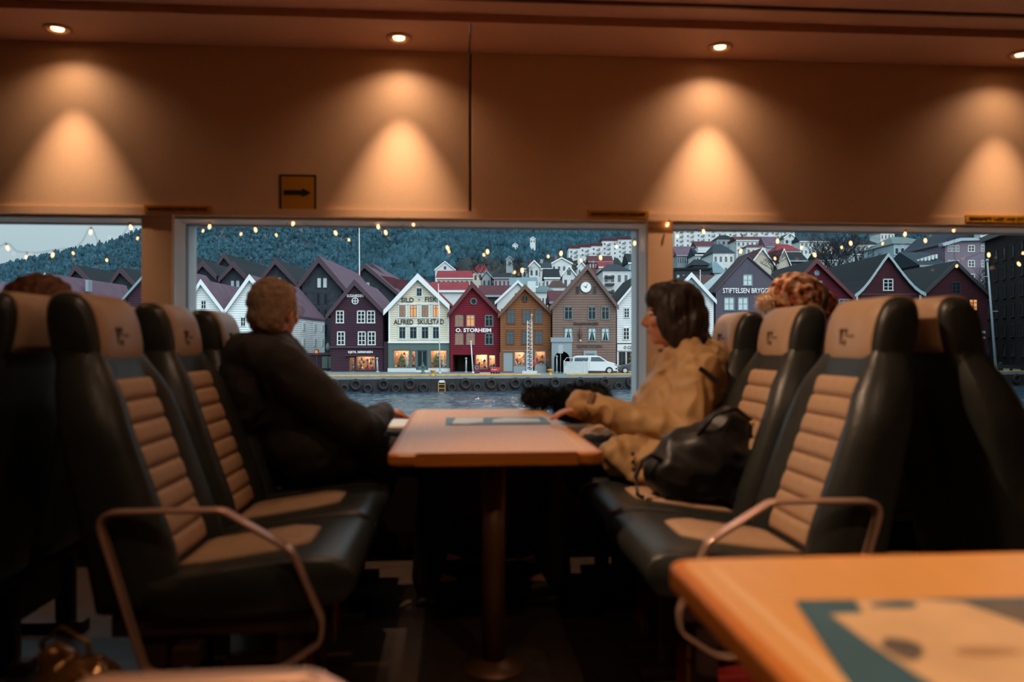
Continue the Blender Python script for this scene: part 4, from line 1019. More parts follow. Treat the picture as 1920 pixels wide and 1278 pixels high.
    def shop(s, x0, x1, ytop, ops, m, base_m=None, inner=None):
        "ground floor with real openings: (x0, y0, x1, y1, kind)"
        ops = sorted(ops); X0, X1, ZT = s.x(x0), s.x(x1), s.z(ytop); mb = MB(); cur = X0; dp = .5; rec = 1.6
        for a, y0, b, y1, kd in ops:
            a_, b_, t_, u_ = s.x(a), s.x(b), s.z(y0), s.z(y1)
            if a_ > cur: mb.box(cur, 0, 0, a_, dp, ZT)
            mb.box(a_, 0, t_, b_, dp, ZT)
            if u_ > .05: mb.box(a_, 0, 0, b_, dp, u_)
            cur = b_
        if cur < X1: mb.box(cur, 0, 0, X1, dp, ZT)
        mb.build('shop_front', m, s.root)
        bw = MB(); cur = X0+.02
        for a, y0, b, y1, kd in ops:
            if kd == 'deep':                      # an open passage running back under the house
                bw.box(cur, rec, 0, s.x(a)-.1, rec+.2, ZT); cur = s.x(b)+.1; t_ = s.z(y0)
                MB().box(s.x(a)-.1, dp, 0, s.x(a), 9, ZT-.06).box(s.x(b), dp, 0, s.x(b)+.1, 9, ZT-.06).box(s.x(a)-.1, dp, ZT-.06, s.x(b)+.1, 9, ZT).box(s.x(a)-.1, 9, 0, s.x(b)+.1, 9.2, ZT).build('passage', M_frameB, s.root)
        bw.box(cur, rec, 0, X1-.02, rec+.2, ZT); bw.box(X0, dp, 0, X0+.1, rec, ZT); bw.box(X1-.1, dp, 0, X1, rec, ZT).box(X0, dp, ZT-.05, X1, rec, ZT).build('shop_room', inner or M_shopin, s.root)
        for a, y0, b, y1, kd in ops:
            X_, Y_, t_, u_ = s.x(a), s.x(b), s.z(y0), s.z(y1)
            if kd in ('show', 'showdim', 'unlit'):
                w = .09; fm = MB().box(X_, .05, u_, X_+w, .16, t_).box(Y_-w, .05, u_, Y_, .16, t_).box(X_, .05, t_-w, Y_, .16, t_).box(X_, .05, u_, Y_, .2, u_+w)
                fo = fm.build('shop_window', s.shopframe, s.root); MB().box(X_, .1, u_, Y_, .115, t_).build('pane', M_sglass, fo)
                MB().box(X_, .2, u_-.12, Y_, rec, u_).build('display_shelf', M_shopin, s.root)
                if kd != 'unlit':
                    l = bpy.data.lights.new('shop_lamp', 'POINT'); l.energy = (260 if kd == 'show' else 60)*(Y_-X_); l.color = (1, .68, .42); l.shadow_soft_size = .2
                    lo = bpy.data.objects.new('shop_lamp', l); COL.objects.link(lo); lo.parent = s.root; lo.location = ((X_+Y_)/2, .95, max(t_+.05, ZT-.28))
                rn = random.Random(int(a*7)); g_ = {}
                for _ in range(int((Y_-X_)*16)):
                    m2 = rn.choice(GOODS); bx_, by_ = rn.uniform(X_+.1, Y_-.1), rn.uniform(.5, 1.4); hh = rn.uniform(.08, .28)
                    zz = u_ if rn.random() < .55 else rn.uniform(u_, t_-.5)
                    g_.setdefault(m2.name, (m2, MB()))[1].ell((bx_, by_, zz+hh*.8), (rn.uniform(.07, .17), .08, hh), None, 6, 4)
                for m2, mb2 in g_.values(): tag(mb2.build('shop_goods', m2, s.root), kind='stuff')
            elif kd == 'door':
                dm = MB().box(X_, .12, u_, X_+.12, .2, t_).box(Y_-.12, .12, u_, Y_, .2, t_).box(X_, .12, t_-.12, Y_, .2, t_).box(X_, .12, u_, Y_, .2, u_+.35).box((X_+Y_)/2-.06, .12, u_, (X_+Y_)/2+.06, .2, t_)
                do = dm.build('door', s.shopframe, s.root); MB().box(X_, .15, u_, Y_, .165, t_).build('pane', M_pane, do)
            elif kd == 'solid': MB().box(X_, .1, u_, Y_, .25, t_).build('door', s.shopframe, s.root)
M_shopin = mat('shop_interior', (150, 110, 86), rough=.8, noise_amt=.35, noise_scale=2.5)
M_sglass = glass_mat('shop_glass', (.95, .97, .97, 1), .7)
GOODS = [mat('goods_red', (170, 40, 40), rough=.6), mat('goods_white', (225, 215, 205), rough=.6), mat('goods_gold', (190, 140, 70), rough=.4), mat('goods_dark', (50, 40, 40), rough=.6), mat('goods_green', (60, 90, 60), rough=.7)]
def xmas(b, px, pyb, h, y=.7):
    x, z = b.x(px), b.z(pyb); o = MB().lathe([(.05, 0), (.05, .15*h), (.34*h, .16*h), (.20*h, .45*h), (.26*h, .46*h), (.12*h, .72*h), (.17*h, .73*h), (.01, h)], 9, (x, y, z)).build('christmas_tree', GOODS[4], b.root)
    rn = random.Random(int(px)); mb = MB()
    for _ in range(26):
        t_ = rn.random(); a = rn.uniform(PI, 2*PI); r_ = (.34*(1-t_)+.02)*h; mb.ell((x+r_*math.cos(a), y+r_*math.sin(a), z+h*(.16+.8*t_)), (.05, .05, .05), None, 6, 4)
    tag(mb.build('bauble', GOODS[2], o), kind='stuff')
def dummy(b, px, pyb, h, m, y=.6):
    x, z = b.x(px), b.z(pyb); MB().lathe([(.16*h, 0), (.12*h, .3*h), (.09*h, .5*h), (.14*h, .72*h), (.05*h, .82*h), (.075*h, .9*h), (.02, h)], 9, (x, y, z)).build('mannequin', m, b.root, True)

def clap(name, rgb, pitch=.27, dark=1.0): return mat('clapboard_'+name, rgb, rough=.8, spec=.12, noise_amt=.10, noise_scale=.6, stripes=pitch, stripe_dark=dark)
def tiles(name, rgb): return mat('roof_tiles_'+name, rgb, rough=.75, spec=.12, noise_amt=.14, noise_scale=.8, stripes=.45, stripe_axis='Y', stripe_dark=1.0)
T_purple = tiles('mauve', (96, 78, 92)); T_dark = tiles('dark', (30, 38, 43)); T_red = tiles('red', (128, 50, 58)); T_maroon = tiles('maroon', (84, 48, 56)); T_brown = tiles('brown', (78, 56, 54))
C_white = clap('white', (214, 224, 226)); C_cream = clap('cream', (206, 204, 184)); C_red = clap('crimson', (110, 34, 46)); C_purple = clap('plum', (62, 44, 56)); C_ochre = clap('ochre', (128, 84, 56)); C_taupe = clap('taupe', (122, 102, 94), .30)
C_dred = clap('dark_red', (66, 36, 44)); C_brick = mat('dark_brick', (54, 62, 70), rough=.9, spec=.1, noise_amt=.25, noise_scale=1.5, stripes=.3, stripe_dark=1.0)
T_w = mat('trim_white', (216, 226, 228), rough=.6); T_plum = mat('trim_plum', (60, 44, 56), rough=.6); T_crim = mat('trim_crimson', (86, 30, 40), rough=.6); T_och = mat('trim_brown', (100, 68, 52), rough=.6); T_tau = mat('trim_taupe', (98, 76, 70), rough=.6); T_drd = mat('trim_dark_red', (58, 34, 42), rough=.6)
M_green = mat('shop_green', (74, 96, 94), rough=.55, noise_amt=.06, noise_scale=2); M_plinth = mat('plinth_white', (190, 200, 202), rough=.7); M_greyp = mat('portal_grey', (132, 148, 156), rough=.6)
L_white = mat('letter_white', (226, 232, 232), rough=.5); L_dark = mat('letter_dark', (38, 40, 44), rough=.5)

# ---- street front, left to right ------------------------------------
b = Bld('gabled_house', 'beige gable house with a mauve roof beyond the left window', 78, 118, 100, 'house', 'street houses')
b.gable(74, 112, (88, 512), (60, 552), (116, 552), clap('beige', (150, 138, 126)), T_purple, T_w, 20)
b.box('chimney', 112, 6, 540, 118, 7, 517, M_greyp)
b = Bld('gabled_house', 'low house with a mauve roof at the far edge of the left window', -60, 60, 104, 'house', 'street houses')
b.gable(-52, 60, (-30, 524), (-90, 575), (66, 590), C_white, T_purple, T_w, 19.5)
b = Bld('gabled_house', 'plum clapboard house with pale bargeboards half behind the slim pillar', 236, 340, 97, 'house', 'street houses')
b.gable(240, 340, (290, 470+25), (230, 563), (350, 563), C_purple, T_purple, mat('trim_pale_teal', (120, 146, 152), rough=.6), 16)
b = Bld('gabled_house', 'white clapboard gable house with a small paired window beside its taller twin', 349, 424, 95, 'house', 'street houses')
b.gable(346, 419, (379, 524), (338, 590), (422.6, 582), C_white, T_purple, T_w, 20, .5)
b.win(377, 563, 387, 579, 2, 2, 'W', 'd')
sk = b.box('skylight', 300, 3, 300, 301, 4, 299, M_frameW) if False else None
b = Bld('gabled_house', 'taller white clapboard gable house behind the man\'s head', 424, 534, 95, 'house', 'street houses')
b.gable(425.5, 530, (470, 515), (423.6, 581), (532, 588), C_white, T_purple, T_w, 21.3, .55)
b.win(451, 594, 461, 612, 2, 2, 'W', 'd')
for y_, t0, t1 in ((9, 600, 617), (9, 632, 650), (15, 600, 617), (15, 632, 650), (19.4, 600, 617), (19.4, 632, 650)):    # side wall windows
    X = b.x(530); MB().box(X-.02, y_, b.z(t1), X+.07, y_+1.3, b.z(t0)).build('window', M_frameW, b.root)
    MB().box(X+.03, y_+.2, b.z(t1)+.15, X+.09, y_+1.1, b.z(t0)-.15).build('pane', M_paneP, b.root)
# modern brick gables behind (hotel)
for i, (ax, ay, (ex0, ey0), (ex1, ey1), d, ln, w_, lab) in enumerate((
    (147, 497, (118, 540), (190, 540), 126, 20, 0, 'dark brick hotel gable with a plum verge right above the beige house'), (230, 501, (200, 545), (272, 545), 126, 20, 1, 'dark brick hotel gable beside the slim pillar'),
    (303, 468, (240, 548), (328.3, 500.1), 150, 32, 0, 'tall dark brick hotel gable behind the slim pillar'), (350, 475, (331.2, 499.9), (388, 523), 150, 30, 0, 'dark brick gable at the edge of the middle window'),
    (384, 489, (350, 528), (410, 517.2), 126, 20, 0, 'dark brick hotel gable above the smaller white house'), (423, 475, (391, 520.8), (462, 525), 150, 34, 0, 'dark brick gable standing tallest behind the white houses'),
    (441, 491, (413, 522.6), (481.5, 535), 126, 20, 1, 'dark brick hotel gable between the two white houses'), (519, 485, (484.5, 530), (560, 530), 126, 20, 1, 'dark brick hotel gable above the man\'s head'),
    (685, 494, (630, 552), (752, 552), 153.5, 45, 1, 'dark gable with dormers behind the plum shop house'), (697, 492, (650, 556), (770, 556), 201, 55, 0, 'mauve roofed block behind the dormered gable'))):
    b = Bld('brick_gable_block', lab, ex0, ex1, d, 'building', 'dark brick hotel gables')
    b.gable(ex0+(7 if ey0 > 523 else 3), ex1-(7 if ey1 > 523 else 3), (ax, ay), (ex0, ey0), (ex1, ey1), C_brick, T_purple if i >= 8 else T_dark, T_plum, ln, .75, over=.9)
    if w_:
        xc = ax; b.win(xc-9, ay+34, xc-1, ay+48, 1, 1, 'D', 'b'); b.win(xc+1, ay+34, xc+9, ay+48, 1, 1, 'D', 'b')
    if i == 8:
        for k, xx in enumerate((718, 738, 756)):
            X = b.x(xx-4); yy = 4 + k*8
            MB().prism([(X-2, b.z(545)), (X+2, b.z(545)), (X+2, b.z(519)+.2), (X-2, b.z(513)+.2)], yy, yy+3.6).build('dormer', T_maroon, b.root)
b = Bld('brick_hotel', 'tall dark brick hotel gable with paired pale windows left of the plum shop', 558, 662, 118, 'building', 'dark brick hotel gables')
b.gable(566, 640, (600, 480), (556, 540), (652, 542), C_brick, T_purple, T_plum, 29.5, .85, over=.8)
b.win(594, 520, 603, 540, 1, 1, 'D', 'p'); b.win(605, 520, 614, 540, 1, 1, 'D', 'p')
for y0, y1 in ((549, 569), (579, 599), (608, 628)):
    for xx in (571, 597, 611, 636): b.win(xx-3.5, y0, xx+3.5, y1, 1, 2, 'D', 'd')
b = Bld('corner_annex', 'low dark green annex between the white house and the plum shop', 585, 640, 103, 'building')
b.box('wall', 578, 0, 705, 640, 8, 664, C_purple); b.box('shutter', 604, -.08, 690, 633, .02, 668, M_green); b.box('cornice', 576, -.2, 665, 640, .3, 661, T_plum)

# plum shop: BUGAARDEN
d = 98.5
b = Bld('shop_house', 'plum clapboard shop house lettered BUGAARDEN with white windows', 617, 728, d, 'house', 'street houses'); b.shopframe = T_plum
b.gable(620, 718, (666, 524), (612, 591), (722, 583), C_purple, T_purple, T_plum, 16, .6, zlow=b.z(651))
for xa, xb in ((630, 645), (669.5, 685), (688, 703.5)): b.win(xa, 582, xb, 606, 2, 3, 'W', 'd')
for xa, xb in ((632, 647), (671, 686), (689.5, 704.5)): b.win(xa, 621, xb, 647, 2, 3, 'W', 'd')
b.text('BUGAARDEN', 650.5, 551.5, 681.5, 557, L_white, .02)
ro = MB().tube([(b.x(666)+.38*math.cos(2*PI*k/20), -.06, b.z(564)+.38*math.sin(2*PI*k/20)) for k in range(21)], .07, 6).box(b.x(666)-.05, -.06, b.z(569), b.x(666)+.05, 0, b.z(559)).box(b.x(666)-.38, -.06, b.z(564)-.05, b.x(666)+.38, 0, b.z(564)+.05).build('round_window', M_frameW, b.root)
MB().add([(b.x(666)+.36*math.cos(2*PI*k/20), -.02, b.z(564)+.36*math.sin(2*PI*k/20)) for k in range(20)], [tuple(range(20))]).build('pane', M_pane, ro)
b.box('cornice', 618, -.25, 652, 719, .1, 649, T_plum)
b.shop(620, 718, 650, [(654, 669, 665, 699, 'showdim'), (667, 667, 704, 694, 'show')], C_purple)
b.text('KJETIL SØRENSEN', 653, 657.5, 699, 663, L_white, .03)
b.box('side_annex', 718, .6, 700, 729, 8, 640, T_plum); b.box('awning', 648, -.35, 667, 706, .05, 665.5, T_plum)

# cream shop: SILD - FISK, ALFRED SKULSTAD
d = 97.5
b = Bld('shop_house', 'cream clapboard house lettered SILD FISK over a green shopfront', 729, 843, d, 'house', 'street houses'); b.shopframe = M_green
b.gable(729, 842, (784, 513), (720, 582), (843.5, 571.4), C_cream, T_red, T_w, 15, .62, zlow=b.z(641))
b.box('corner_board', 728.5, -.07, 641, 731.5, .05, 582, T_w); b.box('corner_board', 839.5, -.07, 641, 842.5, .05, 578, T_w)
b.win(779.5, 538.5, 792.5, 556.5, 2, 2, 'W', 'd', sash='G')
for i, (xa, xb) in enumerate(((748, 761), (768, 782), (790, 804), (811, 824))):
    b.win(xa-1.5, 569.5, xb+1.5, 596.5, 2, 2, 'W', 'l' if i in (1, 3) else 'm', [.68], sash='G'); b.win(xa-1.5, 610.5, xb+1.5, 636.5, 2, 2, 'W', 'd', [.68], sash='G')
for y_ in (570, 611): b.box('window_ledge', 745, -.06, y_+.2, 827, .02, y_-1.6, T_w)
b.text('SILD', 752.5, 557.5, 776, 566.5, L_dark, .012); b.text('FISK', 797, 556.5, 819.5, 565.5, L_dark, .012); b.box('hyphen', 784.5, -.08, 562.2, 787.5, -.03, 561, L_dark)
b.text('ALFRED', 738.5, 598.5, 775, 608, L_dark, .012); b.text('SKULSTAD', 783, 598, 832.5, 607.5, L_dark, .012)
b.box('fascia', 728, -.18, 643, 843, .05, 640, T_w)
b.shop(728, 843, 641, [(737, 656, 768, 689, 'show'), (771.5, 657, 779.5, 689, 'show'), (781.5, 656, 801.5, 692, 'door'), (806.5, 656, 838, 689, 'show')], M_green)
b.box('plinth', 727, -.1, 700, 780, .02, 690, M_plinth); b.box('plinth', 803, -.1, 700, 844, .02, 690, M_plinth)
b.box('step', 776, -.7, 700, 806, .1, 697, M_plinth); b.box('step', 779, -.4, 697, 804, .1, 693.5, M_plinth)
xmas(b, 752, 688, 1.75); xmas(b, 818, 688, 1.75); dummy(b, 762, 688, 1.5, GOODS[1]); dummy(b, 831, 688, 1.5, GOODS[1])
# crimson shop: O. STORHEIM
d = 97.0
b = Bld('shop_house', 'crimson clapboard shop house lettered O STORHEIM', 844, 938, d, 'house', 'street houses'); b.shopframe = M_frameG
b.gable(844, 937, (886, 529), (839, 588), (937.5, 584.3), C_red, T_dark, T_crim, 14, .55, zlow=b.z(661), clipL=(843.2, .4))
for xa, xb, p_ in ((853, 869, 'm'), (874, 890.5, 'l'), (909, 925, 'd')): b.win(xa, 590, xb, 612.5, 2, 2, 'G', p_, [.66])
for xa, xb, p_ in ((853, 869, 'm'), (874, 890.5, 'm'), (909, 925, 'd')): b.win(xa, 624, xb, 646.5, 2, 2, 'G', p_, [.66])
b.text('O. STORHEIM', 854.5, 615, 921, 622.5, L_white, .035)
ro = MB().tube([(b.x(888)+.36*math.cos(2*PI*k/20), -.05, b.z(565)+.36*math.sin(2*PI*k/20)) for k in range(21)], .09, 6).build('round_window', M_frameG, b.root)
MB().add([(b.x(888)+.36*math.cos(2*PI*k/20), -.03, b.z(565)+.36*math.sin(2*PI*k/20)) for k in range(20)], [tuple(range(20))]).build('pane', M_pane, ro)
b.shop(844, 937, 661, [(849, 665, 889, 700, 'deep'), (891.5, 664, 914.5, 692, 'show'), (916.5, 665, 929, 689, 'show')], C_red, None, None)
# ochre shop
d = 96.0
b = Bld('shop_house', 'ochre brown clapboard shop house behind the lattice mast', 937, 1034, d, 'house', 'street houses'); b.shopframe = M_greyp
b.gable(938, 1033, (984, 533), (934, 589), (1033.5, 582.5), C_ochre, T_dark, T_och, 14, .5, zlow=b.z(656), clipL=(937.8, .4))
for xa, xb in ((950, 966), (979, 994.5), (1002, 1018)): b.win(xa, 579, xb, 607, 2, 2, 'B', 'k', [.66])
for xa, xb in ((949, 964.5), (978, 993.5), (1002, 1018)): b.win(xa, 619, xb, 645.5, 2, 2, 'B', 'k', [.66])
ro = MB().tube([(b.x(984)+.33*math.cos(2*PI*k/16), -.05, b.z(560)+.42*math.sin(2*PI*k/16)) for k in range(17)], .07, 6).box(b.x(984)-.06, -.06, b.z(566), b.x(984)+.06, 0, b.z(554)).build('oval_window', M_frameB, b.root)
MB().add([(b.x(984)+.33*math.cos(2*PI*k/16), -.02, b.z(560)+.42*math.sin(2*PI*k/16)) for k in range(16)], [tuple(range(16))]).build('pane', M_pane, ro)
b.shop(938, 1033, 657, [(944, 660, 962, 696, 'solid'), (964.5, 659, 984, 685, 'show'), (986, 659, 996, 698, 'door'), (1003, 658, 1023, 683, 'show')], C_ochre)
b.box('stone_base', 963, -.08, 700, 985.5, .02, 686, M_greyp); b.box('stone_base', 997, -.08, 700, 1024, .02, 684, M_greyp)
# taupe house: ENHJORNINGEN, SJOBODEN
d = 95.0
b = Bld('shop_house', 'taupe clapboard house with a white clock in its gable', 1036, 1156, d, 'house', 'street houses'); b.shopframe = M_greyp
b.gable(1036, 1155, (1101, 496), (1030, 576), (1159, 574), C_taupe, T_maroon, T_tau, 15, .5, zlow=b.z(655), clipL=(1035.4, .4), clipR=(1156, .4))
b.shop(1036, 1155, 655, [(1039, 658.3, 1068, 701, 'deep')], C_taupe)
for xa, xb in ((1057.5, 1074), (1102, 1118), (1127, 1143)):
    b.win(xa, 574, xb, 599.5, 2, 2, 'G', 'd', [.66]); w_ = b.win(xa, 614, xb, 639.5, 2, 2, 'G', 'd', [.66])
    for sg_ in (0, 1):
        X0, X1 = b.x(xa)+.1, b.x(xb)-.1; Zt, Zb = b.z(615.5), b.z(637); xm = (X0+X1)/2; xe = X0 if sg_ == 0 else X1
        MB().add([(xe, -.035, Zt), (xm, -.035, Zt), (xe+(xm-xe)*.25, -.035, Zb), (xe, -.035, Zb)], [(0, 1, 2, 3)]).build('curtain', M_paneP, w_)
b.win(1079.5, 536, 1086, 550, 1, 1, 'B', 'd'); b.win(1112, 536, 1118.5, 550, 1, 1, 'B', 'd')
ck = MB().add([(b.x(1098.5)+.66*math.cos(2*PI*k/28), -.12, b.z(538)+.66*math.sin(2*PI*k/28)) for k in range(28)], [tuple(range(28))]).build('clock_face', L_white, b.root)
MB().tube([(b.x(1098.5)+.66*math.cos(2*PI*k/28), -.12, b.z(538)+.66*math.sin(2*PI*k/28)) for k in range(29)], .05, 6).build('clock_rim', M_frameG, ck)
for a_, l_, w_ in ((62, .55, .045), (155, .38, .055)):
    X, Z = b.x(1098.5), b.z(538); dx, dz = math.cos(math.radians(a_)), math.sin(math.radians(a_))
    MB().prism([(X-dz*w_-dx*.1, Z+dx*w_-dz*.1), (X+dz*w_-dx*.1, Z-dx*w_-dz*.1), (X+dx*l_, Z+dz*l_)], -.16, -.13).build('clock_hand', L_dark, ck)
b.text('ENHJØRNINGEN', 1075.5, 604.5, 1122, 610.5, mat('letter_brown', (46, 36, 36), rough=.6), .03); b.text('SJØBODEN', 1081.5, 646, 1129, 653.5, mat('letter_bronze', (66, 52, 46), rough=.6), .02)
uc = MB().lathe([(.10, 0), (.16, .12), (.13, .3), (.20, .55), (.17, .9), (.10, 1.15), (.02, 1.6)], 9, (b.x(1088), -.28, b.z(637))).build('figurehead', M_frameB, b.root, True)
MB().lathe([(.10, 0), (.14, .2), (.06, .35)], 8, (b.x(1088), -.28, b.z(640))).build('bracket', M_plinth, uc)
xa, xb = b.x(1034), b.x(1072); zt = b.z(641); xm, hw = b.x(1053.5), (b.x(1068)-b.x(1039))/2; zc = b.z(673)
arch = [(xm+hw*math.cos(PI*k/16), zc+hw*math.sin(PI*k/16)) for k in range(17)]
mb = MB()
for k in range(16):
    (x0_, z0_), (x1_, z1_) = arch[k], arch[k+1]; mb.prism([(x1_, z1_), (x0_, z0_), (x0_, zt), (x1_, zt)], -.35, .05)
mb.box(xa, -.35, 0, xm-hw, .05, zt).box(xm+hw, -.35, 0, xb, .05, zt).box(xa-.1, -.5, zt, xb+.1, .05, zt+.55)
mb.build('portal', M_greyp, b.root)
b.box('door_surround', 1094, -.12, 672, 1119, .02, 657, M_greyp); b.box('door', 1098, -.14, 700, 1115, 0, 662, M_frameG)
# white house with O CON
d = 96.7
b = Bld('shop_house', 'white clapboard shop house lettered O CON beside the clock gable', 1157, 1252, d, 'house', 'street houses'); b.shopframe = M_frameD
b.gable(1157, 1252, (1207, 508), (1156.6, 568), (1252, 566), C_white, T_dark, T_w, 18, .3, zlow=b.z(643))
for xa in (1169.5, 1189.5, 1212, 1234): b.win(xa, 577, xa+11, 596, 2, 3, 'W', 'd'); b.win(xa-1.5, 613.5, xa+11, 637, 2, 3, 'W', 'd')
b.box('fascia', 1157, -.15, 657, 1252, .05, 645, T_w); b.text('O CON', 1169.5, 648, 1190, 654, L_dark, .01, -.2)
b.shop(1157, 1252, 645, [(1160, 659, 1173, 698, 'door'), (1175, 659, 1196, 686, 'unlit'), (1206, 659, 1246, 688, 'unlit')], C_white)
d = 102
b = Bld('gabled_house', 'white clapboard gable house behind the woman\'s hair', 1252, 1340, d, 'house', 'street houses')
b.gable(1255, 1338, (1295, 511), (1253, 557), (1342, 563), C_white, T_dark, T_w, 16, .5)
# STIFTELSEN BRYGGEN, wrapped front
d = 103
b = Bld('wrapped_house', 'slate mauve gable front lettered STIFTELSEN BRYGGEN', 1341, 1466, d, 'house', 'street houses')
M_wrap = mat('printed_scaffold_sheet', (84, 82, 95), rough=.8, spec=.15, noise_amt=.06, noise_scale=.5, stripes=3.1, stripe_axis='X', stripe_dark=1.25, stripe_w=.03)
b.gable(1342, 1464, (1401, 479), (1339, 547), (1467, 537), M_wrap, tiles('dusk', (62, 50, 56)), M_wrap, 5.0, .12, over=.1)
M_frT = FM['T'] = mat('window_teal', (104, 128, 136), rough=.5)
for x0, y0, x1, y1 in ((1392.5, 514, 1411, 536), (1357, 557, 1377, 582), (1383, 557, 1403, 582), (1434, 555, 1453, 580), (1357, 606, 1377, 632), (1383, 606, 1403, 632)): b.win(x0, y0, x1, y1, 2, 2, 'T', 'p')
b.text('STIFTELSEN BRYGGEN', 1354.5, 540, 1451.5, 549.5, L_white, .012, -.25)
b = Bld('gabled_house', 'pale grey roofed house tucked left of the slate mauve front', 1316, 1376, 109, 'house', 'street houses')
b.gable(1322, 1390, (1375, 505), (1318, 552), (1420, 552), C_white, mat('roof_pale', (168, 182, 188), rough=.6), T_w, 10, .3)
d = 105
b = Bld('gabled_house', 'crimson gable house with a round vent beside the knit beanie', 1470, 1600, d, 'house', 'street houses')
b.gable(1474, 1596, (1529, 485), (1466, 553), (1602, 558), clap('wine', (84, 30, 40)), T_dark, T_crim, 16, .5)
MB().tube([(b.x(1531)+.30*math.cos(2*PI*k/16), -.06, b.z(512)+.30*math.sin(2*PI*k/16)) for k in range(17)], .1, 6).ell((b.x(1531), -.03, b.z(512)), (.28, .05, .28)).build('round_vent', M_frT, b.root)
b.win(1526, 526, 1542, 540, 2, 1, 'T', 'b'); b.win(1572, 560, 1592, 574, 2, 2, 'T', 'd'); b.win(1500, 562, 1518, 580, 2, 2, 'T', 'd')
d = 107
b = Bld('gabled_house', 'dark red house with sweeping white curved bargeboards', 1601, 1731, d, 'house', 'street houses')
crv = [(1663, 475), (1652, 490), (1641, 506), (1630, 522), (1618, 537), (1609, 546), (1600, 553)]
cR = [(1663, 475), (1676, 492), (1688, 508), (1700, 523), (1712, 536), (1722, 544), (1733, 550)]
b.wall = MB().prism([b.q(1608, 690), b.q(1724, 690)] + [b.q(x, y+4) for x, y in cR[5:0:-1]] + [b.q(1663, 480)] + [b.q(x, y+4) for x, y in crv[1:6]], 0, 20).build('wall', C_dred, b.root)
for cc in (crv, cR):
    mb = MB(); bb_ = MB()
    for (xa, ya), (xb, yb) in zip(cc, cc[1:]):
        pa, pb = b.q(xa, ya), b.q(xb, yb); q_ = [pa, pb, (pb[0], pb[1]-.3), (pa[0], pa[1]-.3)]; r_ = [(pa[0], pa[1]+.04), (pb[0], pb[1]+.04), (pb[0], pb[1]-.42), (pa[0], pa[1]-.46)]
        if cc is crv: q_, r_ = q_[::-1], r_[::-1]
        mb.prism(q_, -.4, 20.2); bb_.prism(r_, -.5, -.36)
    mb.build('roof', T_dark, b.root); bb_.build('bargeboard', mat('trim_pale_teal2', (150, 174, 180), rough=.6), b.root)
b.win(1655.5, 522.5, 1674.5, 545, 2, 3, 'W', 'd'); b.box('lintel_band', 1606, -.06, 552.5, 1726, .02, 550, T_drd); b.box('corner_board', 1604.5, -.06, 600, 1608.5, .05, 553, T_w); b.box('corner_board', 1723.5, -.06, 600, 1727.5, .05, 550, T_w)
d = 109
b = Bld('gabled_house', 'dark red house with warmly lit windows beside the tall lamp post', 1727, 1856, d, 'house', 'street houses'); b.shopframe = M_frameW
b.gable(1730, 1852, (1790, 489), (1722, 556), (1858, 556), C_dred, T_dark, mat('trim_slate', (48, 54, 58), rough=.6), 15, .5)
for x0, y0, x1, y1, p_ in ((1784, 528, 1801, 551, 'd'), (1786, 560, 1802, 577, 'l'), (1816, 560, 1833, 583, 'l'), (1817, 599, 1834, 626, 'm'), (1821, 646, 1844, 677, 'l'), (1786, 600, 1802, 626, 'd'), (1750, 600, 1766, 626, 'd')): b.win(x0, y0, x1, y1, 2, 3, 'D' if p_ != 'l' else 'D', p_)
b.text('EN', 1808.5, 588.5, 1819.5, 595, L_white, .02); b.box('sign_plate', 1837, -.08, 625, 1847, 0, 620, M_paneP); b.box('sign_plate', 1837, -.08, 634.5, 1847, 0, 631, M_paneP)
# dark warehouse at the right edge
A_, B_ = GP(1847, 122), GP(1920, 107); dv = B_-A_
wr = empty('warehouse', A_, math.atan2(dv.y, dv.x), 'dark stone warehouse with rows of deep windows at the right edge', 'building')
C_stone = mat('dark_stone', (40, 37, 38), rough=.9, spec=.1, noise_amt=.2, noise_scale=.8); L1, HT = dv.length, 19.0
MB().box(0, 0, 0, L1*3.6, 16, HT).build('wall', C_stone, wr); MB().box(-.5, -.6, HT, L1*3.6+.5, 16, HT+.7).build('cornice', mat('cornice_dark', (78, 86, 92), rough=.8), wr)
MB().add([(-.5, -.6, HT+.7), (L1*3.6, -.6, HT+.7), (L1*3.6, 16, HT+.7), (-.5, 16, HT+.7), (2, 6, HT+4), (L1*3.6-2, 6, HT+4)], [(0, 1, 5, 4), (1, 2, 5), (2, 3, 4, 5), (3, 0, 4)]).build('roof', T_dark, wr)
for r_ in range(6):
    for k in range(14):
        x_, z_ = 1.6 + k*L1/4.7, HT - 2.6 - r_*2.75
        w_ = MB().box(x_-.62, -.10, z_-.95, x_-.50, .05, z_+.85).box(x_+.50, -.10, z_-.95, x_+.62, .05, z_+.85).box(x_-.62, -.10, z_+.75, x_+.62, .05, z_+.87).box(x_-.7, -.16, z_-1.0, x_+.7, .05, z_-.85).build('window', mat('warehouse_frame', (34, 32, 34), rough=.8), wr)
        MB().box(x_-.5, -.03, z_-.85, x_+.5, .02, z_+.75).build('pane', M_pane, w_)
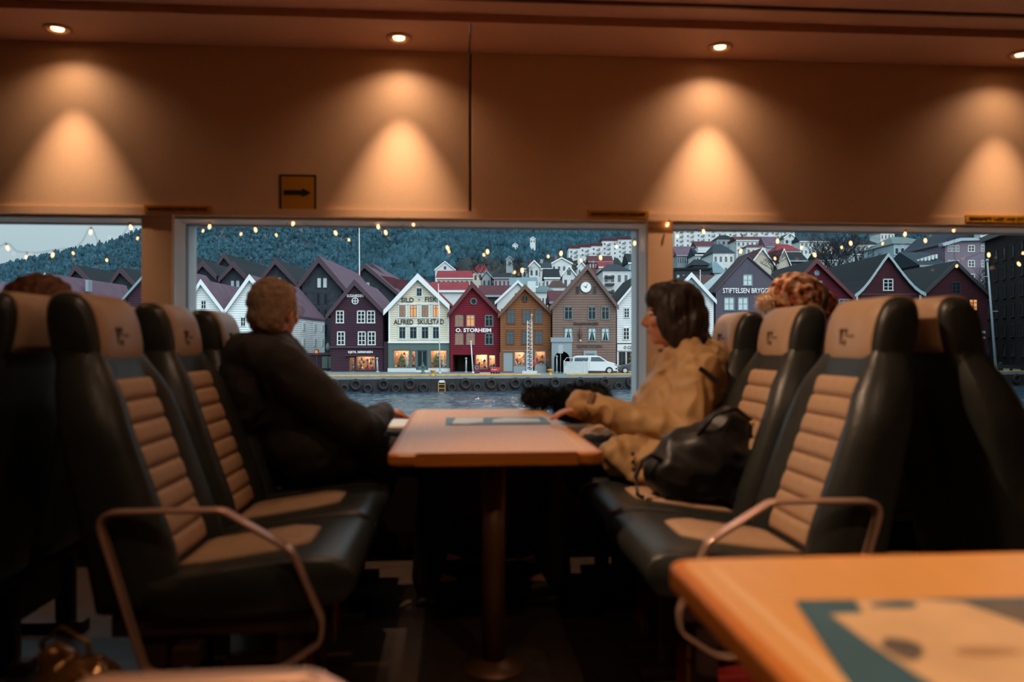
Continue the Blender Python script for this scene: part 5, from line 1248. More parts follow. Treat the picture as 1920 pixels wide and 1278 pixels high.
# ---- houses between and behind, and up the hill ---------------------
W_white = mat('plaster_white', (198, 208, 210), rough=.85, spec=.12, noise_amt=.06, noise_scale=.5); W_cream = mat('plaster_cream', (186, 182, 168), rough=.85, spec=.12, noise_amt=.06, noise_scale=.5)
W_pink = mat('plaster_pink', (168, 150, 156), rough=.85, spec=.12, noise_amt=.06, noise_scale=.5); W_blue = mat('plaster_pale_blue', (160, 184, 194), rough=.85, spec=.12, noise_amt=.06, noise_scale=.5); W_mauve = mat('plaster_mauve', (116, 108, 122), rough=.85, spec=.12, noise_amt=.06, noise_scale=.5)
W_dark = mat('plaster_dark', (56, 62, 68), rough=.9, spec=.1); W_maroon = mat('plaster_maroon', (92, 58, 66), rough=.8); W_grey = mat('plaster_grey', (140, 152, 158), rough=.85, spec=.12, noise_amt=.06, noise_scale=.5)
T_teal = tiles('verdigris', (108, 132, 140)); T_slate = tiles('slate', (44, 56, 66)); T_green = tiles('grey_green', (96, 112, 112))
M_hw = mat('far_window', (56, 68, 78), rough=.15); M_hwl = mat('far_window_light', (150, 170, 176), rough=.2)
def hill(label, x0, x1, ye, yr, d, style, wall, roof, cols, rows, depth=None, wy=None, chim=0, group=None, name='hillside_house', cat='house', winm=None, skew=0.0, street=False):
    "house whose eaves stand at row ye and ridge at row yr; it goes down to the slope"
    zb = (GZ if street else min(ground_z(x0, d), ground_z(x1, d))) - .6
    b = Bld(name, label, x0, x1, d, cat, group, zb); X0, X1, ze, zr = b.x(x0), b.x(x1), b.z(ye), b.z(yr); dp = depth or max(7, (X1-X0)*.8)
    xo = (b.pxc-CX)/F*d; FOOT.append((xo+X0-1, xo+X1+1, d-1.2, d+dp+1.2))
    MB().box(X0, 0, 0, X1, dp, ze).build('wall', wall, b.root) if style != 'gable' else MB().prism([(X0, 0), (X1, 0), (X1, ze), ((X0+X1)/2+skew*(X1-X0), zr-.2), (X0, ze)], 0, dp).build('wall', wall, b.root)
    o = .35; xm = (X0+X1)/2 + skew*(X1-X0)
    if style == 'gable':
        mb = MB(); k = .3
        mb.prism([(X0-o, ze-.3), (xm, zr-k), (xm, zr), (X0-o, ze+.1)], -o, dp+o); mb.prism([(xm, zr-k), (X1+o, ze-.3), (X1+o, ze+.1), (xm, zr)], -o, dp+o); mb.build('roof', roof, b.root)
        for s_, xe in ((0, X0-o), (1, X1+o)):
            pts = [(xe, ze-.35), (xm, zr-.45), (xm, zr+.02), (xe, ze+.12)]
            MB().prism(pts if s_ == 0 else pts[::-1], -o-.08, -o).build('bargeboard', T_w if wall in (W_white, W_cream, W_blue, W_pink) else wall, b.root)
    elif style == 'eave':
        MB().add([(X0-o, -o, ze), (X1+o, -o, ze), (X1+o, dp+o, ze), (X0-o, dp+o, ze), (X0-o, dp/2, zr), (X1+o, dp/2, zr)], [(0, 1, 5, 4), (1, 2, 5), (2, 3, 4, 5), (3, 0, 4), (3, 2, 1, 0)]).build('roof', roof, b.root)
        MB().box(X0-o, -o-.1, ze-.35, X1+o, -o+.02, ze).build('gutter', T_w if wall in (W_white, W_cream, W_blue) else W_grey, b.root)
    elif style == 'hip':
        ins = min((X1-X0)*.3, dp*.45)
        MB().add([(X0-o, -o, ze), (X1+o, -o, ze), (X1+o, dp+o, ze), (X0-o, dp+o, ze), (X0+ins, dp/2, zr), (X1-ins, dp/2, zr)], [(0, 1, 5, 4), (1, 2, 5), (2, 3, 4, 5), (3, 0, 4), (3, 2, 1, 0)]).build('roof', roof, b.root)
    elif style == 'flat': MB().box(X0-.3, -.3, ze, X1+.3, dp+.3, ze+.4).build('roof', roof, b.root)
    if cols and rows:
        pit = (X1-X0)/cols; hz = 2.9 if not wy else wy
        ww, wh_ = min(1.0, pit*.42), 1.35
        for r_ in range(rows):
            zc = ze - 1.6 - r_*hz
            if zc < .8: break
            for k in range(cols):
                xc = X0 + pit*(k+.5)
                MB().box(xc-ww/2, -.05, zc-wh_/2, xc+ww/2, .03, zc+wh_/2).build('window', winm or M_hw, b.root)
        if style == 'gable' and (zr-ze) > 2.2: MB().box(xm-.45, -.05, ze+.2, xm+.45, .03, ze+1.4).build('window', winm or M_hw, b.root)
    for k in range(chim):
        xc = X0 + (X1-X0)*(.3+.4*k); MB().box(xc-.35, dp*.45, ze, xc+.35, dp*.45+.7, zr+.9).build('chimney', W_grey if k else W_maroon, b.root)
    return b
gs = 'houses behind the street front'; gh = 'houses up the hillside'
hill('red tiled eaves house rising behind the cream shop', 808, 872, 544, 524, 128, 'eave', W_white, T_red, 0, 0, 9, group=gs, street=True)
hill('dark tiled house with a white gutter between the crimson and ochre gables', 900, 962, 553, 531, 138, 'eave', W_dark, T_maroon, 0, 0, 9, group=gs, street=True)
b = hill('white house with a long sloping verge behind the ochre gable', 932, 1010, 567, 525, 120, 'gable', W_white, T_teal, 3, 2, 6.6, group=gs, street=True)
hill('verdigris roofed house behind the ochre gable', 958, 1006, 536, 514, 150, 'eave', W_white, T_teal, 4, 1, 14, group=gs)
b = hill('white corner house with tall narrow windows left of the clock gable', 1003, 1040, 548, 530, 128, 'hip', W_white, T_green, 6, 2, 14, group=gs, winm=M_hw, street=True)
b.box('dormer', 989, -.2, 556, 1004.5, 3, 527, W_white); 
hill('white house with a brown hipped roof above the clock house verge', 1029, 1062, 538, 522, 168, 'hip', W_white, T_brown, 4, 1, 10, group=gs)
hill('maroon roofed lean building touching the clock gable', 1034, 1062, 565, 540, 116, 'eave', W_maroon, T_maroon, 0, 0, 10.4, group=gs, street=True)
hill('big white house with a dark mansard and white pediment', 979, 1033, 503, 488, 215, 'eave', W_white, T_slate, 6, 3, 12, group=gh, chim=2)
b = hill('white pediment standing out from the dark mansard house', 992, 1011, 500, 487, 212, 'gable', W_white, T_slate, 2, 2, 2.0, group=gh)
hill('white classical house with a low pale gable high on the slope', 1034, 1072, 494, 482, 265, 'gable', W_white, W_grey, 4, 2, 10, group=gh, chim=1)
hill('steep dark roofed house with skylights below the classical house', 1022, 1047.5, 520, 500, 185, 'eave', W_white, T_dark, 3, 1, 10, group=gh)
hill('white gable house with ivy-dark windows left of the clock gable peak', 1054.5, 1079, 517, 497, 190, 'gable', W_white, T_slate, 2, 2, 12, group=gh)
hill('beige house with a small red roof among bare trees', 887, 915, 510, 492, 230, 'hip', W_cream, T_red, 3, 2, 10, group=gh)
hill('pinkish house with a dark skylit roof', 926, 957, 520, 508, 205, 'eave', W_pink, T_dark, 4, 2, 10, group=gh)
hill('narrow grey house beside the pinkish house', 904, 920.5, 519, 506, 208, 'gable', W_grey, T_dark, 2, 2, 9, group=gh)
b = hill('white apartment house with iron balconies right of the clock gable', 1130, 1180, 507, 489, 160, 'hip', W_white, T_slate, 4, 4, 13, group=gs)
for r_ in range(3): b.box('balcony', 1134, -1.1, 521+r_*14, 1151, 0, 517.5+r_*14, M_frameD)
hill('pale blue house with a dark steep roof next to the pillar behind the woman', 1180, 1200, 492, 470, 190, 'eave', W_blue, T_dark, 2, 3, 12, group=gh)
hill('low red roofed house above the balcony house', 1124, 1150, 500, 488, 240, 'eave', W_cream, T_red, 3, 1, 8, group=gh)
hill('long maroon row house under the white apartment slabs', 1104, 1148, 490, 477, 300, 'eave', W_maroon, T_maroon, 8, 1, 9, group=gh, winm=M_hwl)
hill('small white gable peeping over the clock gable', 1083, 1097, 500, 489, 255, 'gable', W_white, T_maroon, 2, 1, 8, group=gh)
hill('white gabled house with a bright red roof on the forest edge', 816, 853, 506, 489, 300, 'gable', W_white, T_red, 3, 1, 12, group=gh)
hill('long red mansard house below the forest edge', 819, 888, 521, 504, 255, 'eave', W_cream, T_red, 8, 1, 12, group=gh)
hill('grey hut in the bare trees below the fairy light cord', 949, 962, 487, 479, 320, 'gable', W_grey, T_slate, 1, 1, 6, group=gh)
for x_, y_ in ((999, 450), (966, 462), (934, 474)): hill('tiny white villa alone in the dark forest', x_-5, x_+5, y_-2, y_-7, 560, 'gable', W_white, W_grey, 2, 1, 8, group='tiny villas in the forest')
# long apartment slabs
def slab(label, x0, x1, ye0, ye1, ybot, d, segs, rows, roof):
    b = Bld('apartment_block', label, x0, x1, d, 'building', 'white apartment slabs', min(ground_z(x0, d), ground_z(x1, d))-1)
    FOOT.append(((x0-CX)/F*d-2, (x1-CX)/F*d+2, d-3, d+15))
    n = segs; w = (x1-x0)/n
    for k in range(n):
        a, c = x0+k*w, x0+(k+1)*w; yt = ye0 + (ye1-ye0)*(k+.5)/n
        b.box('wall', a, 0, 700 if False else CY-(b.zb+0-EYE)/d*F, c, 12, yt, W_white)
        if roof: b.poly('roof', [(a-.5, yt+.5), (c+.5, yt+.5), (c+.5, yt-4.5), (a-.5, yt-4.5)], -.4, 12.4, T_maroon)
        for r_ in range(rows):
            yy = yt + 5 + r_*8.6; cols = max(2, int(w/9))
            for j in range(cols):
                xc = a + w*(j+.5)/cols
                b.simplewin(xc-1.6, yy, xc+1.6, yy+3.4, M_hw)
                if j % 2 == 1: b.box('balcony', xc-4.6, -1.0, yy+3.6, xc+1.0, 0, yy+1.9, M_hw if False else W_grey)
    return b
slab('white apartment slab with maroon roof, the lower one in the forest', 1066, 1129, 466, 459, 488, 420, 3, 3, True)
slab('white apartment slab with maroon roof stepping up to the pillar', 1129, 1215, 452, 444, 478, 425, 3, 4, True)
slab('long white apartment slab right under the header of the right window', 1265, 1464, 428, 421, 462, 400, 5, 5, False)
slab('white apartment tower end beside the long slab', 1466, 1490, 431, 429, 455, 410, 1, 2, False)
# right window
hill('dark hip roofed house under the long apartment slab', 1344, 1379, 448, 438, 338, 'hip', W_grey, T_dark, 4, 1, 10, group=gh)
hill('white house with a long maroon dormered roof under the slab', 1381, 1440, 450, 440, 325, 'eave', W_white, T_maroon, 7, 2, 11, group=gh, chim=2)
hill('mauve roofed barn-like house with a picket wall', 1270, 1308, 478, 457, 230, 'eave', W_grey, T_purple, 9, 1, 12, group=gh)
hill('dark purple roof behind the white dormer house', 1306, 1340, 462, 449, 300, 'eave', W_dark, T_maroon, 0, 0, 10, group=gh)
b = hill('white house with a blue-grey dormer roof', 1305, 1336, 477, 460, 219, 'eave', W_white, T_slate, 5, 2, 9.8, group=gh); b.box('dormer', 1308, -.4, 474, 1332, 3, 464, W_white)
hill('large slate roofed white house with corner windows', 1337, 1376, 474, 452, 205, 'hip', W_white, T_slate, 4, 3, 12, group=gh)
hill('pale stucco gable house left of the bare tree', 1408, 1450, 497, 464, 170, 'gable', W_cream, T_maroon, 0, 0, 18, group=gh)
hill('pale stucco gable house right of the bare tree', 1457.5, 1481, 500, 465, 172, 'gable', W_cream, T_maroon, 0, 0, 18, group=gh)
hill('low red roofed cottage above the stucco gables', 1399, 1436, 463, 455, 272, 'hip', W_white, T_maroon, 4, 1, 10, group=gh)
hill('steep mauve roof beside the low red cottage', 1436, 1462, 462, 440, 280, 'eave', W_grey, T_purple, 0, 0, 10, group=gh)
hill('wide red roofed house under the bare trees', 1455, 1500, 470, 454, 260, 'hip', W_white, T_red, 5, 1, 10, group=gh)
hill('dark house half hidden by the bare trees', 1476, 1512, 488, 468, 200, 'eave', W_dark, T_dark, 4, 1, 10, group=gh)
hill('white villa with a grey roof behind the bare crowns', 1470, 1492, 446, 436, 340, 'gable', W_white, T_slate, 2, 2, 9, group=gh)
hill('white row house behind the bare crowns', 1500, 1560, 452, 440, 330, 'eave', W_white, T_slate, 8, 2, 9, group=gh)
hill('white terraced house below the bare crowns', 1535, 1592, 487, 472, 242, 'eave', W_white, T_dark, 7, 2, 10, group=gh)
hill('flat dark building behind the white gable by the woman', 1266, 1332, 506, 493, 150, 'flat', W_dark, T_dark, 6, 1, 12, group=gs, winm=M_hwl)
hill('small dark gable roof over the flat dark building', 1300, 1333, 497, 482, 175, 'hip', W_dark, T_dark, 0, 0, 9, group=gs)
hill('verdigris domed roof house behind the slate mauve front', 1339.5, 1360, 512, 485, 150, 'hip', W_white, T_teal, 3, 1, 9, group=gs)
hill('dark maroon roofed range between the slate front and the crimson gable', 1438, 1502, 540, 511, 122, 'eave', W_maroon, T_maroon, 0, 0, 12, group=gs, street=True)
hill('brown roofed range left of the slate mauve front', 1322, 1400, 545, 508, 124, 'eave', W_maroon, T_brown, 0, 0, 14, group=gs, street=True)
hill('dark tiled range between the curved gable and the lit house', 1700, 1760, 532, 508, 125, 'eave', W_maroon, T_maroon, 0, 0, 12, group=gs, street=True)
hill('house with a long dark roof above the curved gable', 1597, 1647, 458, 444, 290, 'hip', W_white, T_dark, 6, 2, 10, group=gh)
hill('white tower house rising to the header of the right window', 1651, 1677, 436, 430, 300, 'flat', W_white, W_grey, 4, 5, 9, group=gh)
hill('little dark gable house under the white tower', 1648, 1674, 467, 454, 220, 'gable', W_dark, T_dark, 2, 1, 9, group=gh)
b = hill('pale blue stuccoed town house with a grey green roof', 1676, 1752, 457, 436, 165, 'hip', W_blue, T_green, 7, 4, 14, group=gs, wy=3.6)
b.box('string_course', 1676, -.15, 478, 1752, .02, 476, W_white)
hill('white houses terrace left of the pale blue town house', 1600, 1650, 476, 466, 230.2, 'eave', W_white, T_slate, 6, 2, 10, group=gh)
b = hill('dark dormered roof range in front of the mauve block', 1726, 1774, 497, 464, 140, 'eave', W_dark, T_slate, 0, 0, 14, group=gs)
for k in range(6): MB().box(b.x(1731+k*7), 2.0+0*k, b.z(492-k*2.0), b.x(1734.5+k*7), 4, b.z(484-k*2.0)).build('dormer', W_white, b.root)
b = Bld('town_block', 'mauve stuccoed corner block with white windows and cornice', 1768, 1850, 145, 'building', gs)
b.box('wall', 1772, 0, 660, 1846, 16, 452, W_mauve); b.poly('cornice', [(1766, 462), (1800, 452), (1850, 451), (1850, 446), (1798, 446.5), (1764, 457)], -.6, 1, mat('cornice_pale', (150, 170, 180), rough=.7))
b.poly('roof', [(1768, 458), (1800, 448), (1850, 446), (1850, 418), (1800, 428)], 1, 16, T_slate)
for x0 in (1777, 1784.5, 1792, 1814.5, 1839): 
    for y0 in (459, 487.5, 513): b.win(x0, y0, x0+(13 if x0 == 1814.5 else 6), y0+13, 2, 2, 'W', 'd')
# scroll-topped dormer
b.box('scroll_dormer', 1832, -1, 446, 1851, 1, 432, W_white); MB().tube([(b.x(1838)+(.5-.03*k)*math.cos(k*.5), -1.1, b.z(438)+(.5-.03*k)*math.sin(k*.5)) for k in range(14)], .09, 6).build('scroll', W_white, b.root)

# ---- bare trees -----------------------------------------------------
M_bark = mat('bare_bark', (34, 40, 46), rough=.95)
def bare_tree(label, px, pyb, pyt, d, seed, spread=.55, n0=5):
    base = E(px, pyb, d); h = (pyb-pyt)/F*d; rn = random.Random(seed); r = empty('bare_tree', base, 0, label, 'tree', 'bare trees on the slope')
    tr, br = MB(), MB(); r0 = h*.022
    def grow(p, d_, L_, rad, lev):
        pts = [p]; q = p.copy(); dd = d_.copy()
        for k in range(4):
            dd = (dd + Vector((rn.uniform(-.16, .16), rn.uniform(-.16, .16), rn.uniform(-.02, .12)))).normalized(); q = q + dd*L_/4; pts.append(q.copy())
        (tr if lev == 0 else br).tube(pts, [rad*(1-.12*k) for k in range(5)], 6 if lev < 2 else 4)
        if lev >= 5: return
        for k in range(n0 if lev == 0 else (3 if lev < 4 else 3)):
            t_ = rn.uniform(.45, 1.0); i_ = min(3, int(t_*4)); s_ = pts[i_].lerp(pts[i_+1], t_*4-i_)
            a_ = rn.uniform(0, 2*PI); sd = Vector((math.cos(a_), math.sin(a_), 0))
            nd = (dd*(1-spread) + sd*spread + Vector((0, 0, .18))).normalized(); grow(s_, nd, L_*rn.uniform(.62, .8), rad*.62, lev+1)
    grow(Vector((0, 0, -1)), Vector((0, 0, 1)), h*.52, r0, 0)
    tr.build('trunk', M_bark, r, True); br.build('branches', M_bark, r, True)
bare_tree('large bare tree spreading behind the crimson gable', 1578, 548, 428, 150, 1)
bare_tree('large bare tree left of the curved white bargeboards', 1555, 540, 432, 158, 2)
bare_tree('small crooked bare tree between the stucco gables', 1447, 512, 462, 140, 5, .65)
bare_tree('thin bare tree behind the curved gable house', 1612, 530, 440, 170, 8)
bare_tree('bare tree among hillside houses left of the clock gable', 975, 525, 478, 210, 9)
bare_tree('bare tree beside the red mansard house', 903, 530, 486, 200, 12)
bare_tree('bare tree in front of the mauve corner block', 1838, 570, 500, 130, 14)

FOOT.append(((1764-CX)/F*145, (1852-CX)/F*145, 143, 163)); FOOT.append(((1840-CX)/F*122, 140, 60, 140))
def shrubs():
    rn = np.random.RandomState(9); V, Fc = [], []; nv = 0; made = 0
    while made < 3000:
        px = rn.uniform(862, 1780); d = 150*(415/150)**rn.rand(); xe = (px-CX)/F*d; mg = 2.2*d/260+.5
        if any(a-mg < xe < b+mg and c-mg < d < e_+mg for a, b, c, e_ in FOOT): continue
        made += 1
        p = E(px, terr_y(px, d), d); h = rn.uniform(1.5, 5.0)*d/260; r = h*rn.uniform(.35, .6); a0 = rn.rand()*6; jit = rn.uniform(.6, 1.4, 15)
        for k, (q, z) in enumerate(((.5, 0), (1.0, .5), (.3, 1.0))):
            for j in range(5):
                a = a0 + 2*PI*j/5; t = r*q*jit[k*5+j]; V.append((p.x+t*math.cos(a), p.y+t*math.sin(a), p.z+h*z-.4))
        for k in range(2):
            for j in range(5): j2 = (j+1) % 5; Fc.append((nv+k*5+j, nv+k*5+j2, nv+(k+1)*5+j2, nv+(k+1)*5+j))
        Fc.append(tuple(nv+10+j for j in range(5))); nv += 15
    me = bpy.data.meshes.new('hillside_shrubs'); me.from_pydata(V, [], Fc)
    tag(link('hillside_shrubs', me, mat('shrub_twigs', (44, 52, 54), rough=1, noise_amt=.4, noise_scale=.1)), 'dark bare shrubs between the hillside houses', 'shrubs', kind='stuff')
shrubs()

# ---- street things --------------------------------------------------
M_pole = mat('pole_grey', (150, 164, 170), rough=.4, metal=.2); M_polew = mat('pole_white', (206, 214, 214), rough=.5)
def pole(name, label, px, py0, px1, py1, d, r0, m, cat='pole', base=True, zb=None):
    a = GP(px, d, GZ) if base else E(px, py0, d); t_ = E(px1, py1, d) - a; o = empty(name, a, 0, label, cat)
    MB().tube([(0, 0, 0), t_*.5, t_], [r0, r0*.85, r0*.6], 8).build('shaft', m, o, True); MB().lathe([(r0*1.8, 0), (r0*1.8, .12), (r0, .2)], 10).build('base', m, o, True)
    MB().ell(t_, (r0*1.2,)*3, None, 8, 6).build('cap', m, o, True)
    return o, t_
pole('flagpole', 'thin white flagpole in front of the cream shop house', 825, 703, 822, 533, 92, .07, M_polew)
pole('flagpole', 'white flagpole on the roofs behind the plum shop', 675, 505, 673.5, 421, 150.2, .14, M_polew)
pole('leaning_post', 'leaning white post before the crimson shop', 887, 702, 883, 640, 93, .09, M_polew)
pole('marker_post', 'short blue-grey post at the crimson shop passage', 874, 700, 874, 672, 94, .12, M_pole)
pole('marker_post', 'short blue-grey post in the taupe house arch', 1044, 700, 1044, 668, 94, .12, M_pole)
pole('marker_post', 'short blue-grey post right of the plum shop window', 708, 700, 707, 672, 95, .14, M_pole)
o, t_ = pole('traffic_sign', 'street sign post before the grey arch portal', 1051, 701, 1051, 646, 92.5, .05, M_pole, 'sign'); MB().box(-.28, -.06, t_.z-1.0, .28, -.02, t_.z).build('sign_plate', M_pole, o)
o, t_ = pole('street_lamp', 'tall leaning lamp post by the dark stone warehouse', 1868, 694, 1851, 488, 98, .17, M_pole, 'lamp post')
for k, sg in ((.85, -1), (.54, 1)): p_ = t_*k; MB().tube([p_, p_ + Vector((sg*.45, 0, .05))], .04, 6).box(p_.x+(sg*.8 if sg < 0 else .25), p_.y-.12, p_.z, p_.x+(-.25 if sg < 0 else .8), p_.y+.12, p_.z+.12).build('lamp_arm', M_pole, o)
pole('flagpole', 'white flagpole beside the white gable by the woman', 1313, 545, 1313, 507, 121, .09, M_polew, base=True)
# green advertising pillar
p = GP(793, 93); o = empty('harbour_post', p, 0, 'squat dark green post in front of the cream shop door', 'post'); MB().lathe([(.26, 0), (.26, .1), (.17, .16), (.17, .75), (.24, .8), (.24, .9), (.10, 1.05)], 12).build('column', M_green, o, True); MB().ell((0, 0, 1.12), (.12, .12, .12), None, 10, 8).build('finial', M_green, o, True)
# old street lantern
p = GP(615, 100); o = empty('street_lantern', p, 0, 'black street lantern with a glowing globe left of the plum shop', 'lamp post')
MB().lathe([(.14, 0), (.09, .3), (.06, 1), (.05, 2.6)], 10).build('column', M_gasket, o, True); MB().lathe([(.05, 2.6), (.25, 2.8), (.28, 3.2), (.05, 3.6)], 10).build('lantern', M_frameG, o, True); MB().ell((.45, 0, 2.45), (.09, .09, .09), None, 8, 6).build('globe', mat('globe_lit', (255, 240, 220), emit=(255, 230, 200), estr=1.5), o, True)
MB().tube([(0, 0, 2.4), (.45, 0, 2.5)], .03, 6).build('arm', M_gasket, o)
p = GP(594, 97); o = empty('traffic_display', p, 0, 'small orange lit traffic display by the man\'s shoulder', 'sign'); MB().tube([(0, 0, 0), (0, 0, 2.4)], .06, 8).build('post', M_gasket, o); MB().box(-.26, -.08, 2.2, .26, .08, 2.75).build('case', M_gasket, o)
om = mat('orange_led', (240, 120, 30), emit=(255, 130, 40), estr=1.2); MB().box(-.18, -.1, 2.3, -.13, -.08, 2.65).box(-.18, -.1, 2.6, 0, -.08, 2.65).box(-.05, -.1, 2.3, 0, -.08, 2.65).box(-.18, -.1, 2.45, 0, -.08, 2.5).box(.08, -.1, 2.3, .13, -.08, 2.65).build('digit', om, o)
# lattice mast
p = GP(993, 91.5); o = empty('lattice_mast', p, -PSI, 'white lattice mast on a concrete block before the ochre shop', 'mast'); H = 6.1
MB().box(-.85, -.5, 0, .85, .5, .32).build('concrete_base', M_plinth, o)
for sx_, sy_ in ((-.3, -.3), (.3, -.3), (-.3, .3), (.3, .3)): MB().tube([(sx_, sy_, .3), (sx_*.85, sy_*.85, H)], .05, 6).build('chord', M_polew, o)
for k in range(13):
    z0 = .4 + k*.45; mb = MB()
    for sy_ in (-.3, .3): mb.tube([(-.3, sy_, z0), (.3, sy_, z0)], .028, 5)
    for sx_ in (-.3, .3): mb.tube([(sx_, -.3, z0), (sx_, .3, z0)], .028, 5)
    mb.tube([(-.3, -.3, z0), (.3, -.3, z0+.45)], .022, 5); mb.build('bracing', M_polew, o)
MB().tube([(.15, 0, H-.1), (.22, 0, H+.5)], .05, 6).ell((.24, 0, H+.6), (.13, .1, .2), None, 8, 6).build('mast_head', M_pole, o, True)
# red trailer and A-board
p = GP(928.5, 92); o = empty('red_trailer', p, -PSI, 'small red trailer with lettering on black wheels', 'trailer')
bevel(MB().box(-.55, -.3, .16, .55, .3, .72).build('box_body', mat('trailer_red', (170, 40, 52), rough=.5), o), .04); link('lettering', text_mesh('Bryggen', .6, .16, .01), L_white, o, (-.38, -.31, .40))
for x_ in (-.42, -.15, .15, .42): MB().tube([(x_, -.32, .13), (x_, -.24, .13)], .13, 12).build('wheel', M_tyre, o)
p = GP(894, 93.5); o = empty('sandwich_board', p, -PSI, 'maroon sandwich board beside the crimson shop passage', 'sign'); MB().box(-.32, -.05, .05, .32, 0, 1.05).build('front_board', mat('board_maroon', (96, 40, 56), rough=.6), o); MB().box(-.32, .2, 0, .32, .25, 1.0).box(-.32, -.05, .98, .32, .25, 1.05).build('rear_board', T_drd, o)
MB().tube([(.18*math.cos(2*PI*k/14), -.07, .68+.2*math.sin(2*PI*k/14)) for k in range(15)], .025, 5).build('emblem', M_paneP, o)
# van, cage and dark car
M_van = mat('van_white', (206, 214, 218), rough=.3, coat=.5); M_cgl = mat('car_glass', (70, 92, 104), rough=.08, spec=.8); M_hub = mat('wheel_hub', (170, 180, 184), rough=.35, metal=.5); M_cardark = mat('car_slate', (34, 46, 54), rough=.3, coat=.6)
def car(name, label, pxr, d, outl, wheels, m, glass, length, width, extras=()):
    p = GP(pxr, d); o = empty(name, p, -PSI, label, 'vehicle'); mb = MB(); n = len(outl)
    rings = []
    for y_, s_ in ((-width/2, .0), (-width/2+.06, 1.0), (width/2-.06, 1.0), (width/2, 0)):
        rings.append([(x*(1 if s_ else .985), y_, z if s_ else .25+(z-.25)*.96) for x, z in outl])
    bo = mb.loft(rings).build('car_body', m, o); bevel(bo, .03)
    for g_ in glass: MB().prism(g_, -width/2-.012, -width/2+.03).build('side_window', M_cgl, o)
    for x, r_ in wheels:
        MB().tube([(x, -width/2-.02, r_), (x, -width/2+.03, r_)], r_*1.22, 20).build('wheel_arch', M_gasket, o)
        w_ = MB().tube([(x, -width/2-.05, r_), (x, -width/2+.2, r_)], r_, 20).build('wheel', M_tyre, o); MB().tube([(x, -width/2-.08, r_), (x, -width/2-.04, r_)], r_*.68, 16).build('hub_cap', M_hub, w_)
        MB().tube([(x, width/2-.2, r_), (x, width/2+.02, r_)], r_, 16).build('wheel', M_tyre, o)
    return o
k_ = 92.5/F
vo = [(-5.3, .35), (-5.35, .8), (-5.2, 1.75), (-5.0, 2.0), (-4.6, 2.08), (-2.4, 2.08), (-2.05, 1.98), (-1.2, 1.42), (-.45, 1.22), (-.12, 1.0), (-.02, .6), (-.1, .32)]
o = car('delivery_van', 'white delivery van parked behind the metal fence on the quay', 1157, 92.5, vo, [(-1.02, .36), (-4.35, .36)], M_van, [[(-3.15, 1.42), (-1.45, 1.42), (-2.15, 1.92), (-3.1, 1.92)], [(-5.05, 1.42), (-3.45, 1.42), (-3.45, 1.92), (-4.95, 1.92)]], 5.3, 1.9)
MB().prism([(-.32, .62), (-.08, .72), (-.1, .52), (-.3, .5)], -.97, -.93).build('fog_lamp', M_gasket, o); MB().prism([(-.42, 1.12), (-.14, .98), (-.16, .88), (-.4, 1.02)], -.965, -.93).build('headlamp', M_cgl, o); MB().box(-3.32, -.962, .5, -3.29, -.94, 1.9).build('door_seam', M_pole, o)
p = GP(1057, 90.9); o = empty('fence_cage', p, -PSI, 'grey sheeted metal fence enclosure in front of the van', 'fence')
for x_ in (0, 1.15, 2.3, 2.75): MB().tube([(x_, 0, 0), (x_, 0, 1.55)], .03, 6).build('fence_post', M_polew, o)
M_sheet = mat('fence_sheet', (176, 188, 190), rough=.6, noise_amt=.08, noise_scale=2)
for x0, x1 in ((.05, 1.12), (1.18, 2.27), (2.33, 2.72)): MB().box(x0, .02, .06, x1, .04, 1.35).build('fence_panel', M_sheet, o)
MB().tube([(0, 0, 1.4), (.35, .25, 1.85), (2.75, .25, 1.85)], .03, 6).tube([(0, 0, 1.4), (2.75, 0, 1.4)], .03, 6).build('top_rail', M_polew, o); MB().box(.08, .0, 1.0, .38, .019, 1.3).build('notice', M_paneB, o)
co = [(.02, .5), (.1, .8), (.6, 1.0), (1.35, 1.12), (2.2, 1.55), (3.4, 1.66), (4.3, 1.4), (4.75, 1.0), (4.8, .5), (4.6, .28), (.15, .28)]
car('dark_car', 'dark slate hatchback parked nose to nose with the white van', 1157.5, 93.2, [(x, z) for x, z in co][::-1], [(.78, .34), (3.9, .34)], M_cardark, [[(1.75, 1.1), (3.3, 1.15), (3.2, 1.55), (2.35, 1.5)]], 4.8, 1.8)
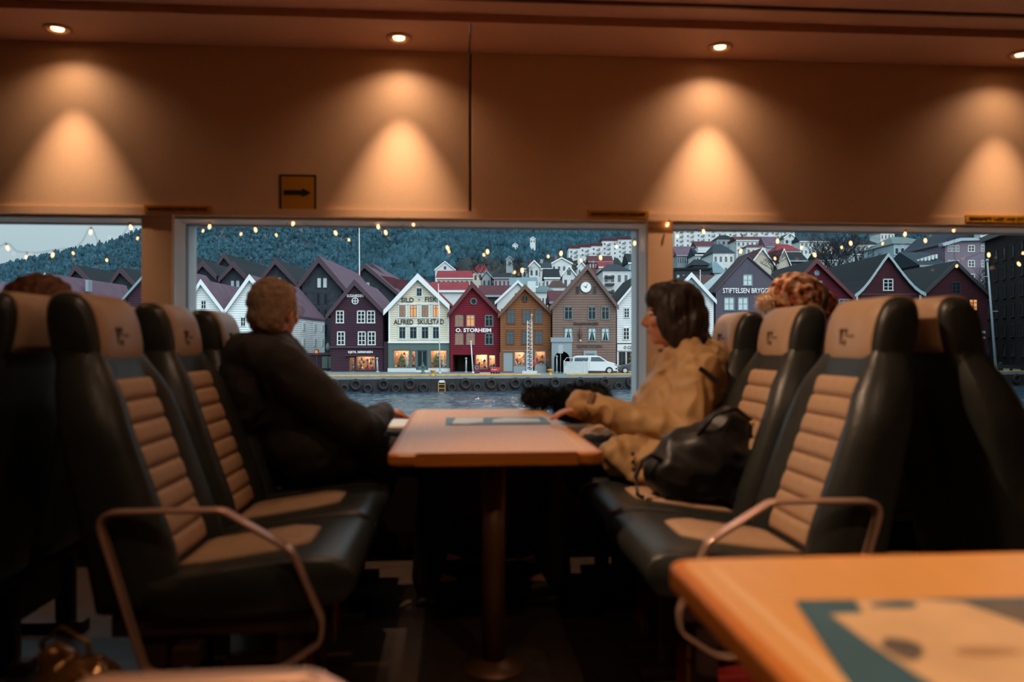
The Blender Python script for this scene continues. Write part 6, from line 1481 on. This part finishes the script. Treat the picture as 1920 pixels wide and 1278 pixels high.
# pedestrians: one continuous body each with clothes
def walker(label, px, d, h, coat, leg, yaw):
    p = GP(px, d); o = empty('person', p, yaw, label, 'person'); k = h/1.7
    bd = MB(); bd.ell((0, 0, 1.60*k), (.085*k, .075*k, .11*k)); bd.cap((0, 0, 1.5*k), (0, 0, 1.4*k), .05*k, .06*k); bd.cap((0, 0, 1.3*k), (0, 0, .95*k), .13*k, .13*k)
    for s in (-1, 1): bd.cap((0, s*.17*k, 1.36*k), (.02, s*.22*k, 1.05*k), .05*k, .045*k); bd.cap((.02, s*.22*k, 1.05*k), (.08*k, s*.2*k, .82*k), .04*k, .035*k); bd.cap((0, s*.08*k, .92*k), (.03*s, s*.09*k, .5*k), .08*k, .06*k); bd.cap((.03*s, s*.09*k, .5*k), (.0, s*.09*k, .06*k), .055*k, .04*k); bd.cap((0, s*.09*k, .04*k), (.14*k, s*.1*k, .03*k), .035*k, .03*k)
    remesh('body', bd, .025, M_skin, o, 2)
    jc = MB(); jc.cap((0, 0, 1.33*k), (0, 0, .85*k), .165*k, .19*k)
    for s in (-1, 1): jc.cap((0, s*.17*k, 1.37*k), (.02, s*.22*k, 1.05*k), .072*k, .065*k); jc.cap((.02, s*.22*k, 1.05*k), (.07*k, s*.2*k, .86*k), .062*k, .055*k)
    remesh('coat', jc, .025, coat, o, 2); lg = MB()
    for s in (-1, 1): lg.cap((0, s*.08*k, .92*k), (.03*s, s*.09*k, .5*k), .10*k, .08*k); lg.cap((.03*s, s*.09*k, .5*k), (0, s*.09*k, .1*k), .075*k, .06*k)
    remesh('trousers', lg, .025, leg, o, 2); hm = MB().ell((-.015*k, 0, 1.64*k), (.095*k, .085*k, .09*k)); remesh('hair', hm, .02, M_hairb, o, 1)
walker('pedestrian in a pale blue-grey coat before the lit shop window', 1838, 100, 1.65, mat('coat_bluegrey', (120, 138, 148), rough=.8), M_trous, .4)
walker('pedestrian in a red jacket beside the lattice mast', 1000, 94, 1.7, mat('coat_red', (160, 44, 44), rough=.8), M_trous, 1.2)
walker('pedestrian in a dark coat by the ochre shop corner', 1027, 94.6, 1.72, mat('coat_dark', (44, 44, 48), rough=.8), M_trous, 2.0)
# benches and bins at the far right of the quay
p = GP(1896, 99); o = empty('quay_bench', p, -PSI, 'dark slatted bench on the quay by the warehouse', 'bench')
MB().box(-1.6, -.25, .4, 1.6, .25, .48).build('seat', M_frameD, o); MB().box(-1.6, .22, .5, 1.6, .28, .85).build('backrest', M_frameD, o)
for x_ in (-1.4, 0, 1.4): MB().box(x_-.06, -.2, 0, x_+.06, .2, .4).build('leg', M_frameD, o)
p = GP(1876, 100); o = empty('litter_bin', p, -PSI, 'dark litter bin beside the quay bench', 'bin'); MB().lathe([(.26, 0), (.3, .9), (.32, .95)], 12).build('bin_body', M_frameD, o, True); MB().lathe([(.33, .95), (.2, 1.1), (.02, 1.15)], 12).build('bin_lid', M_gasket, o, True)
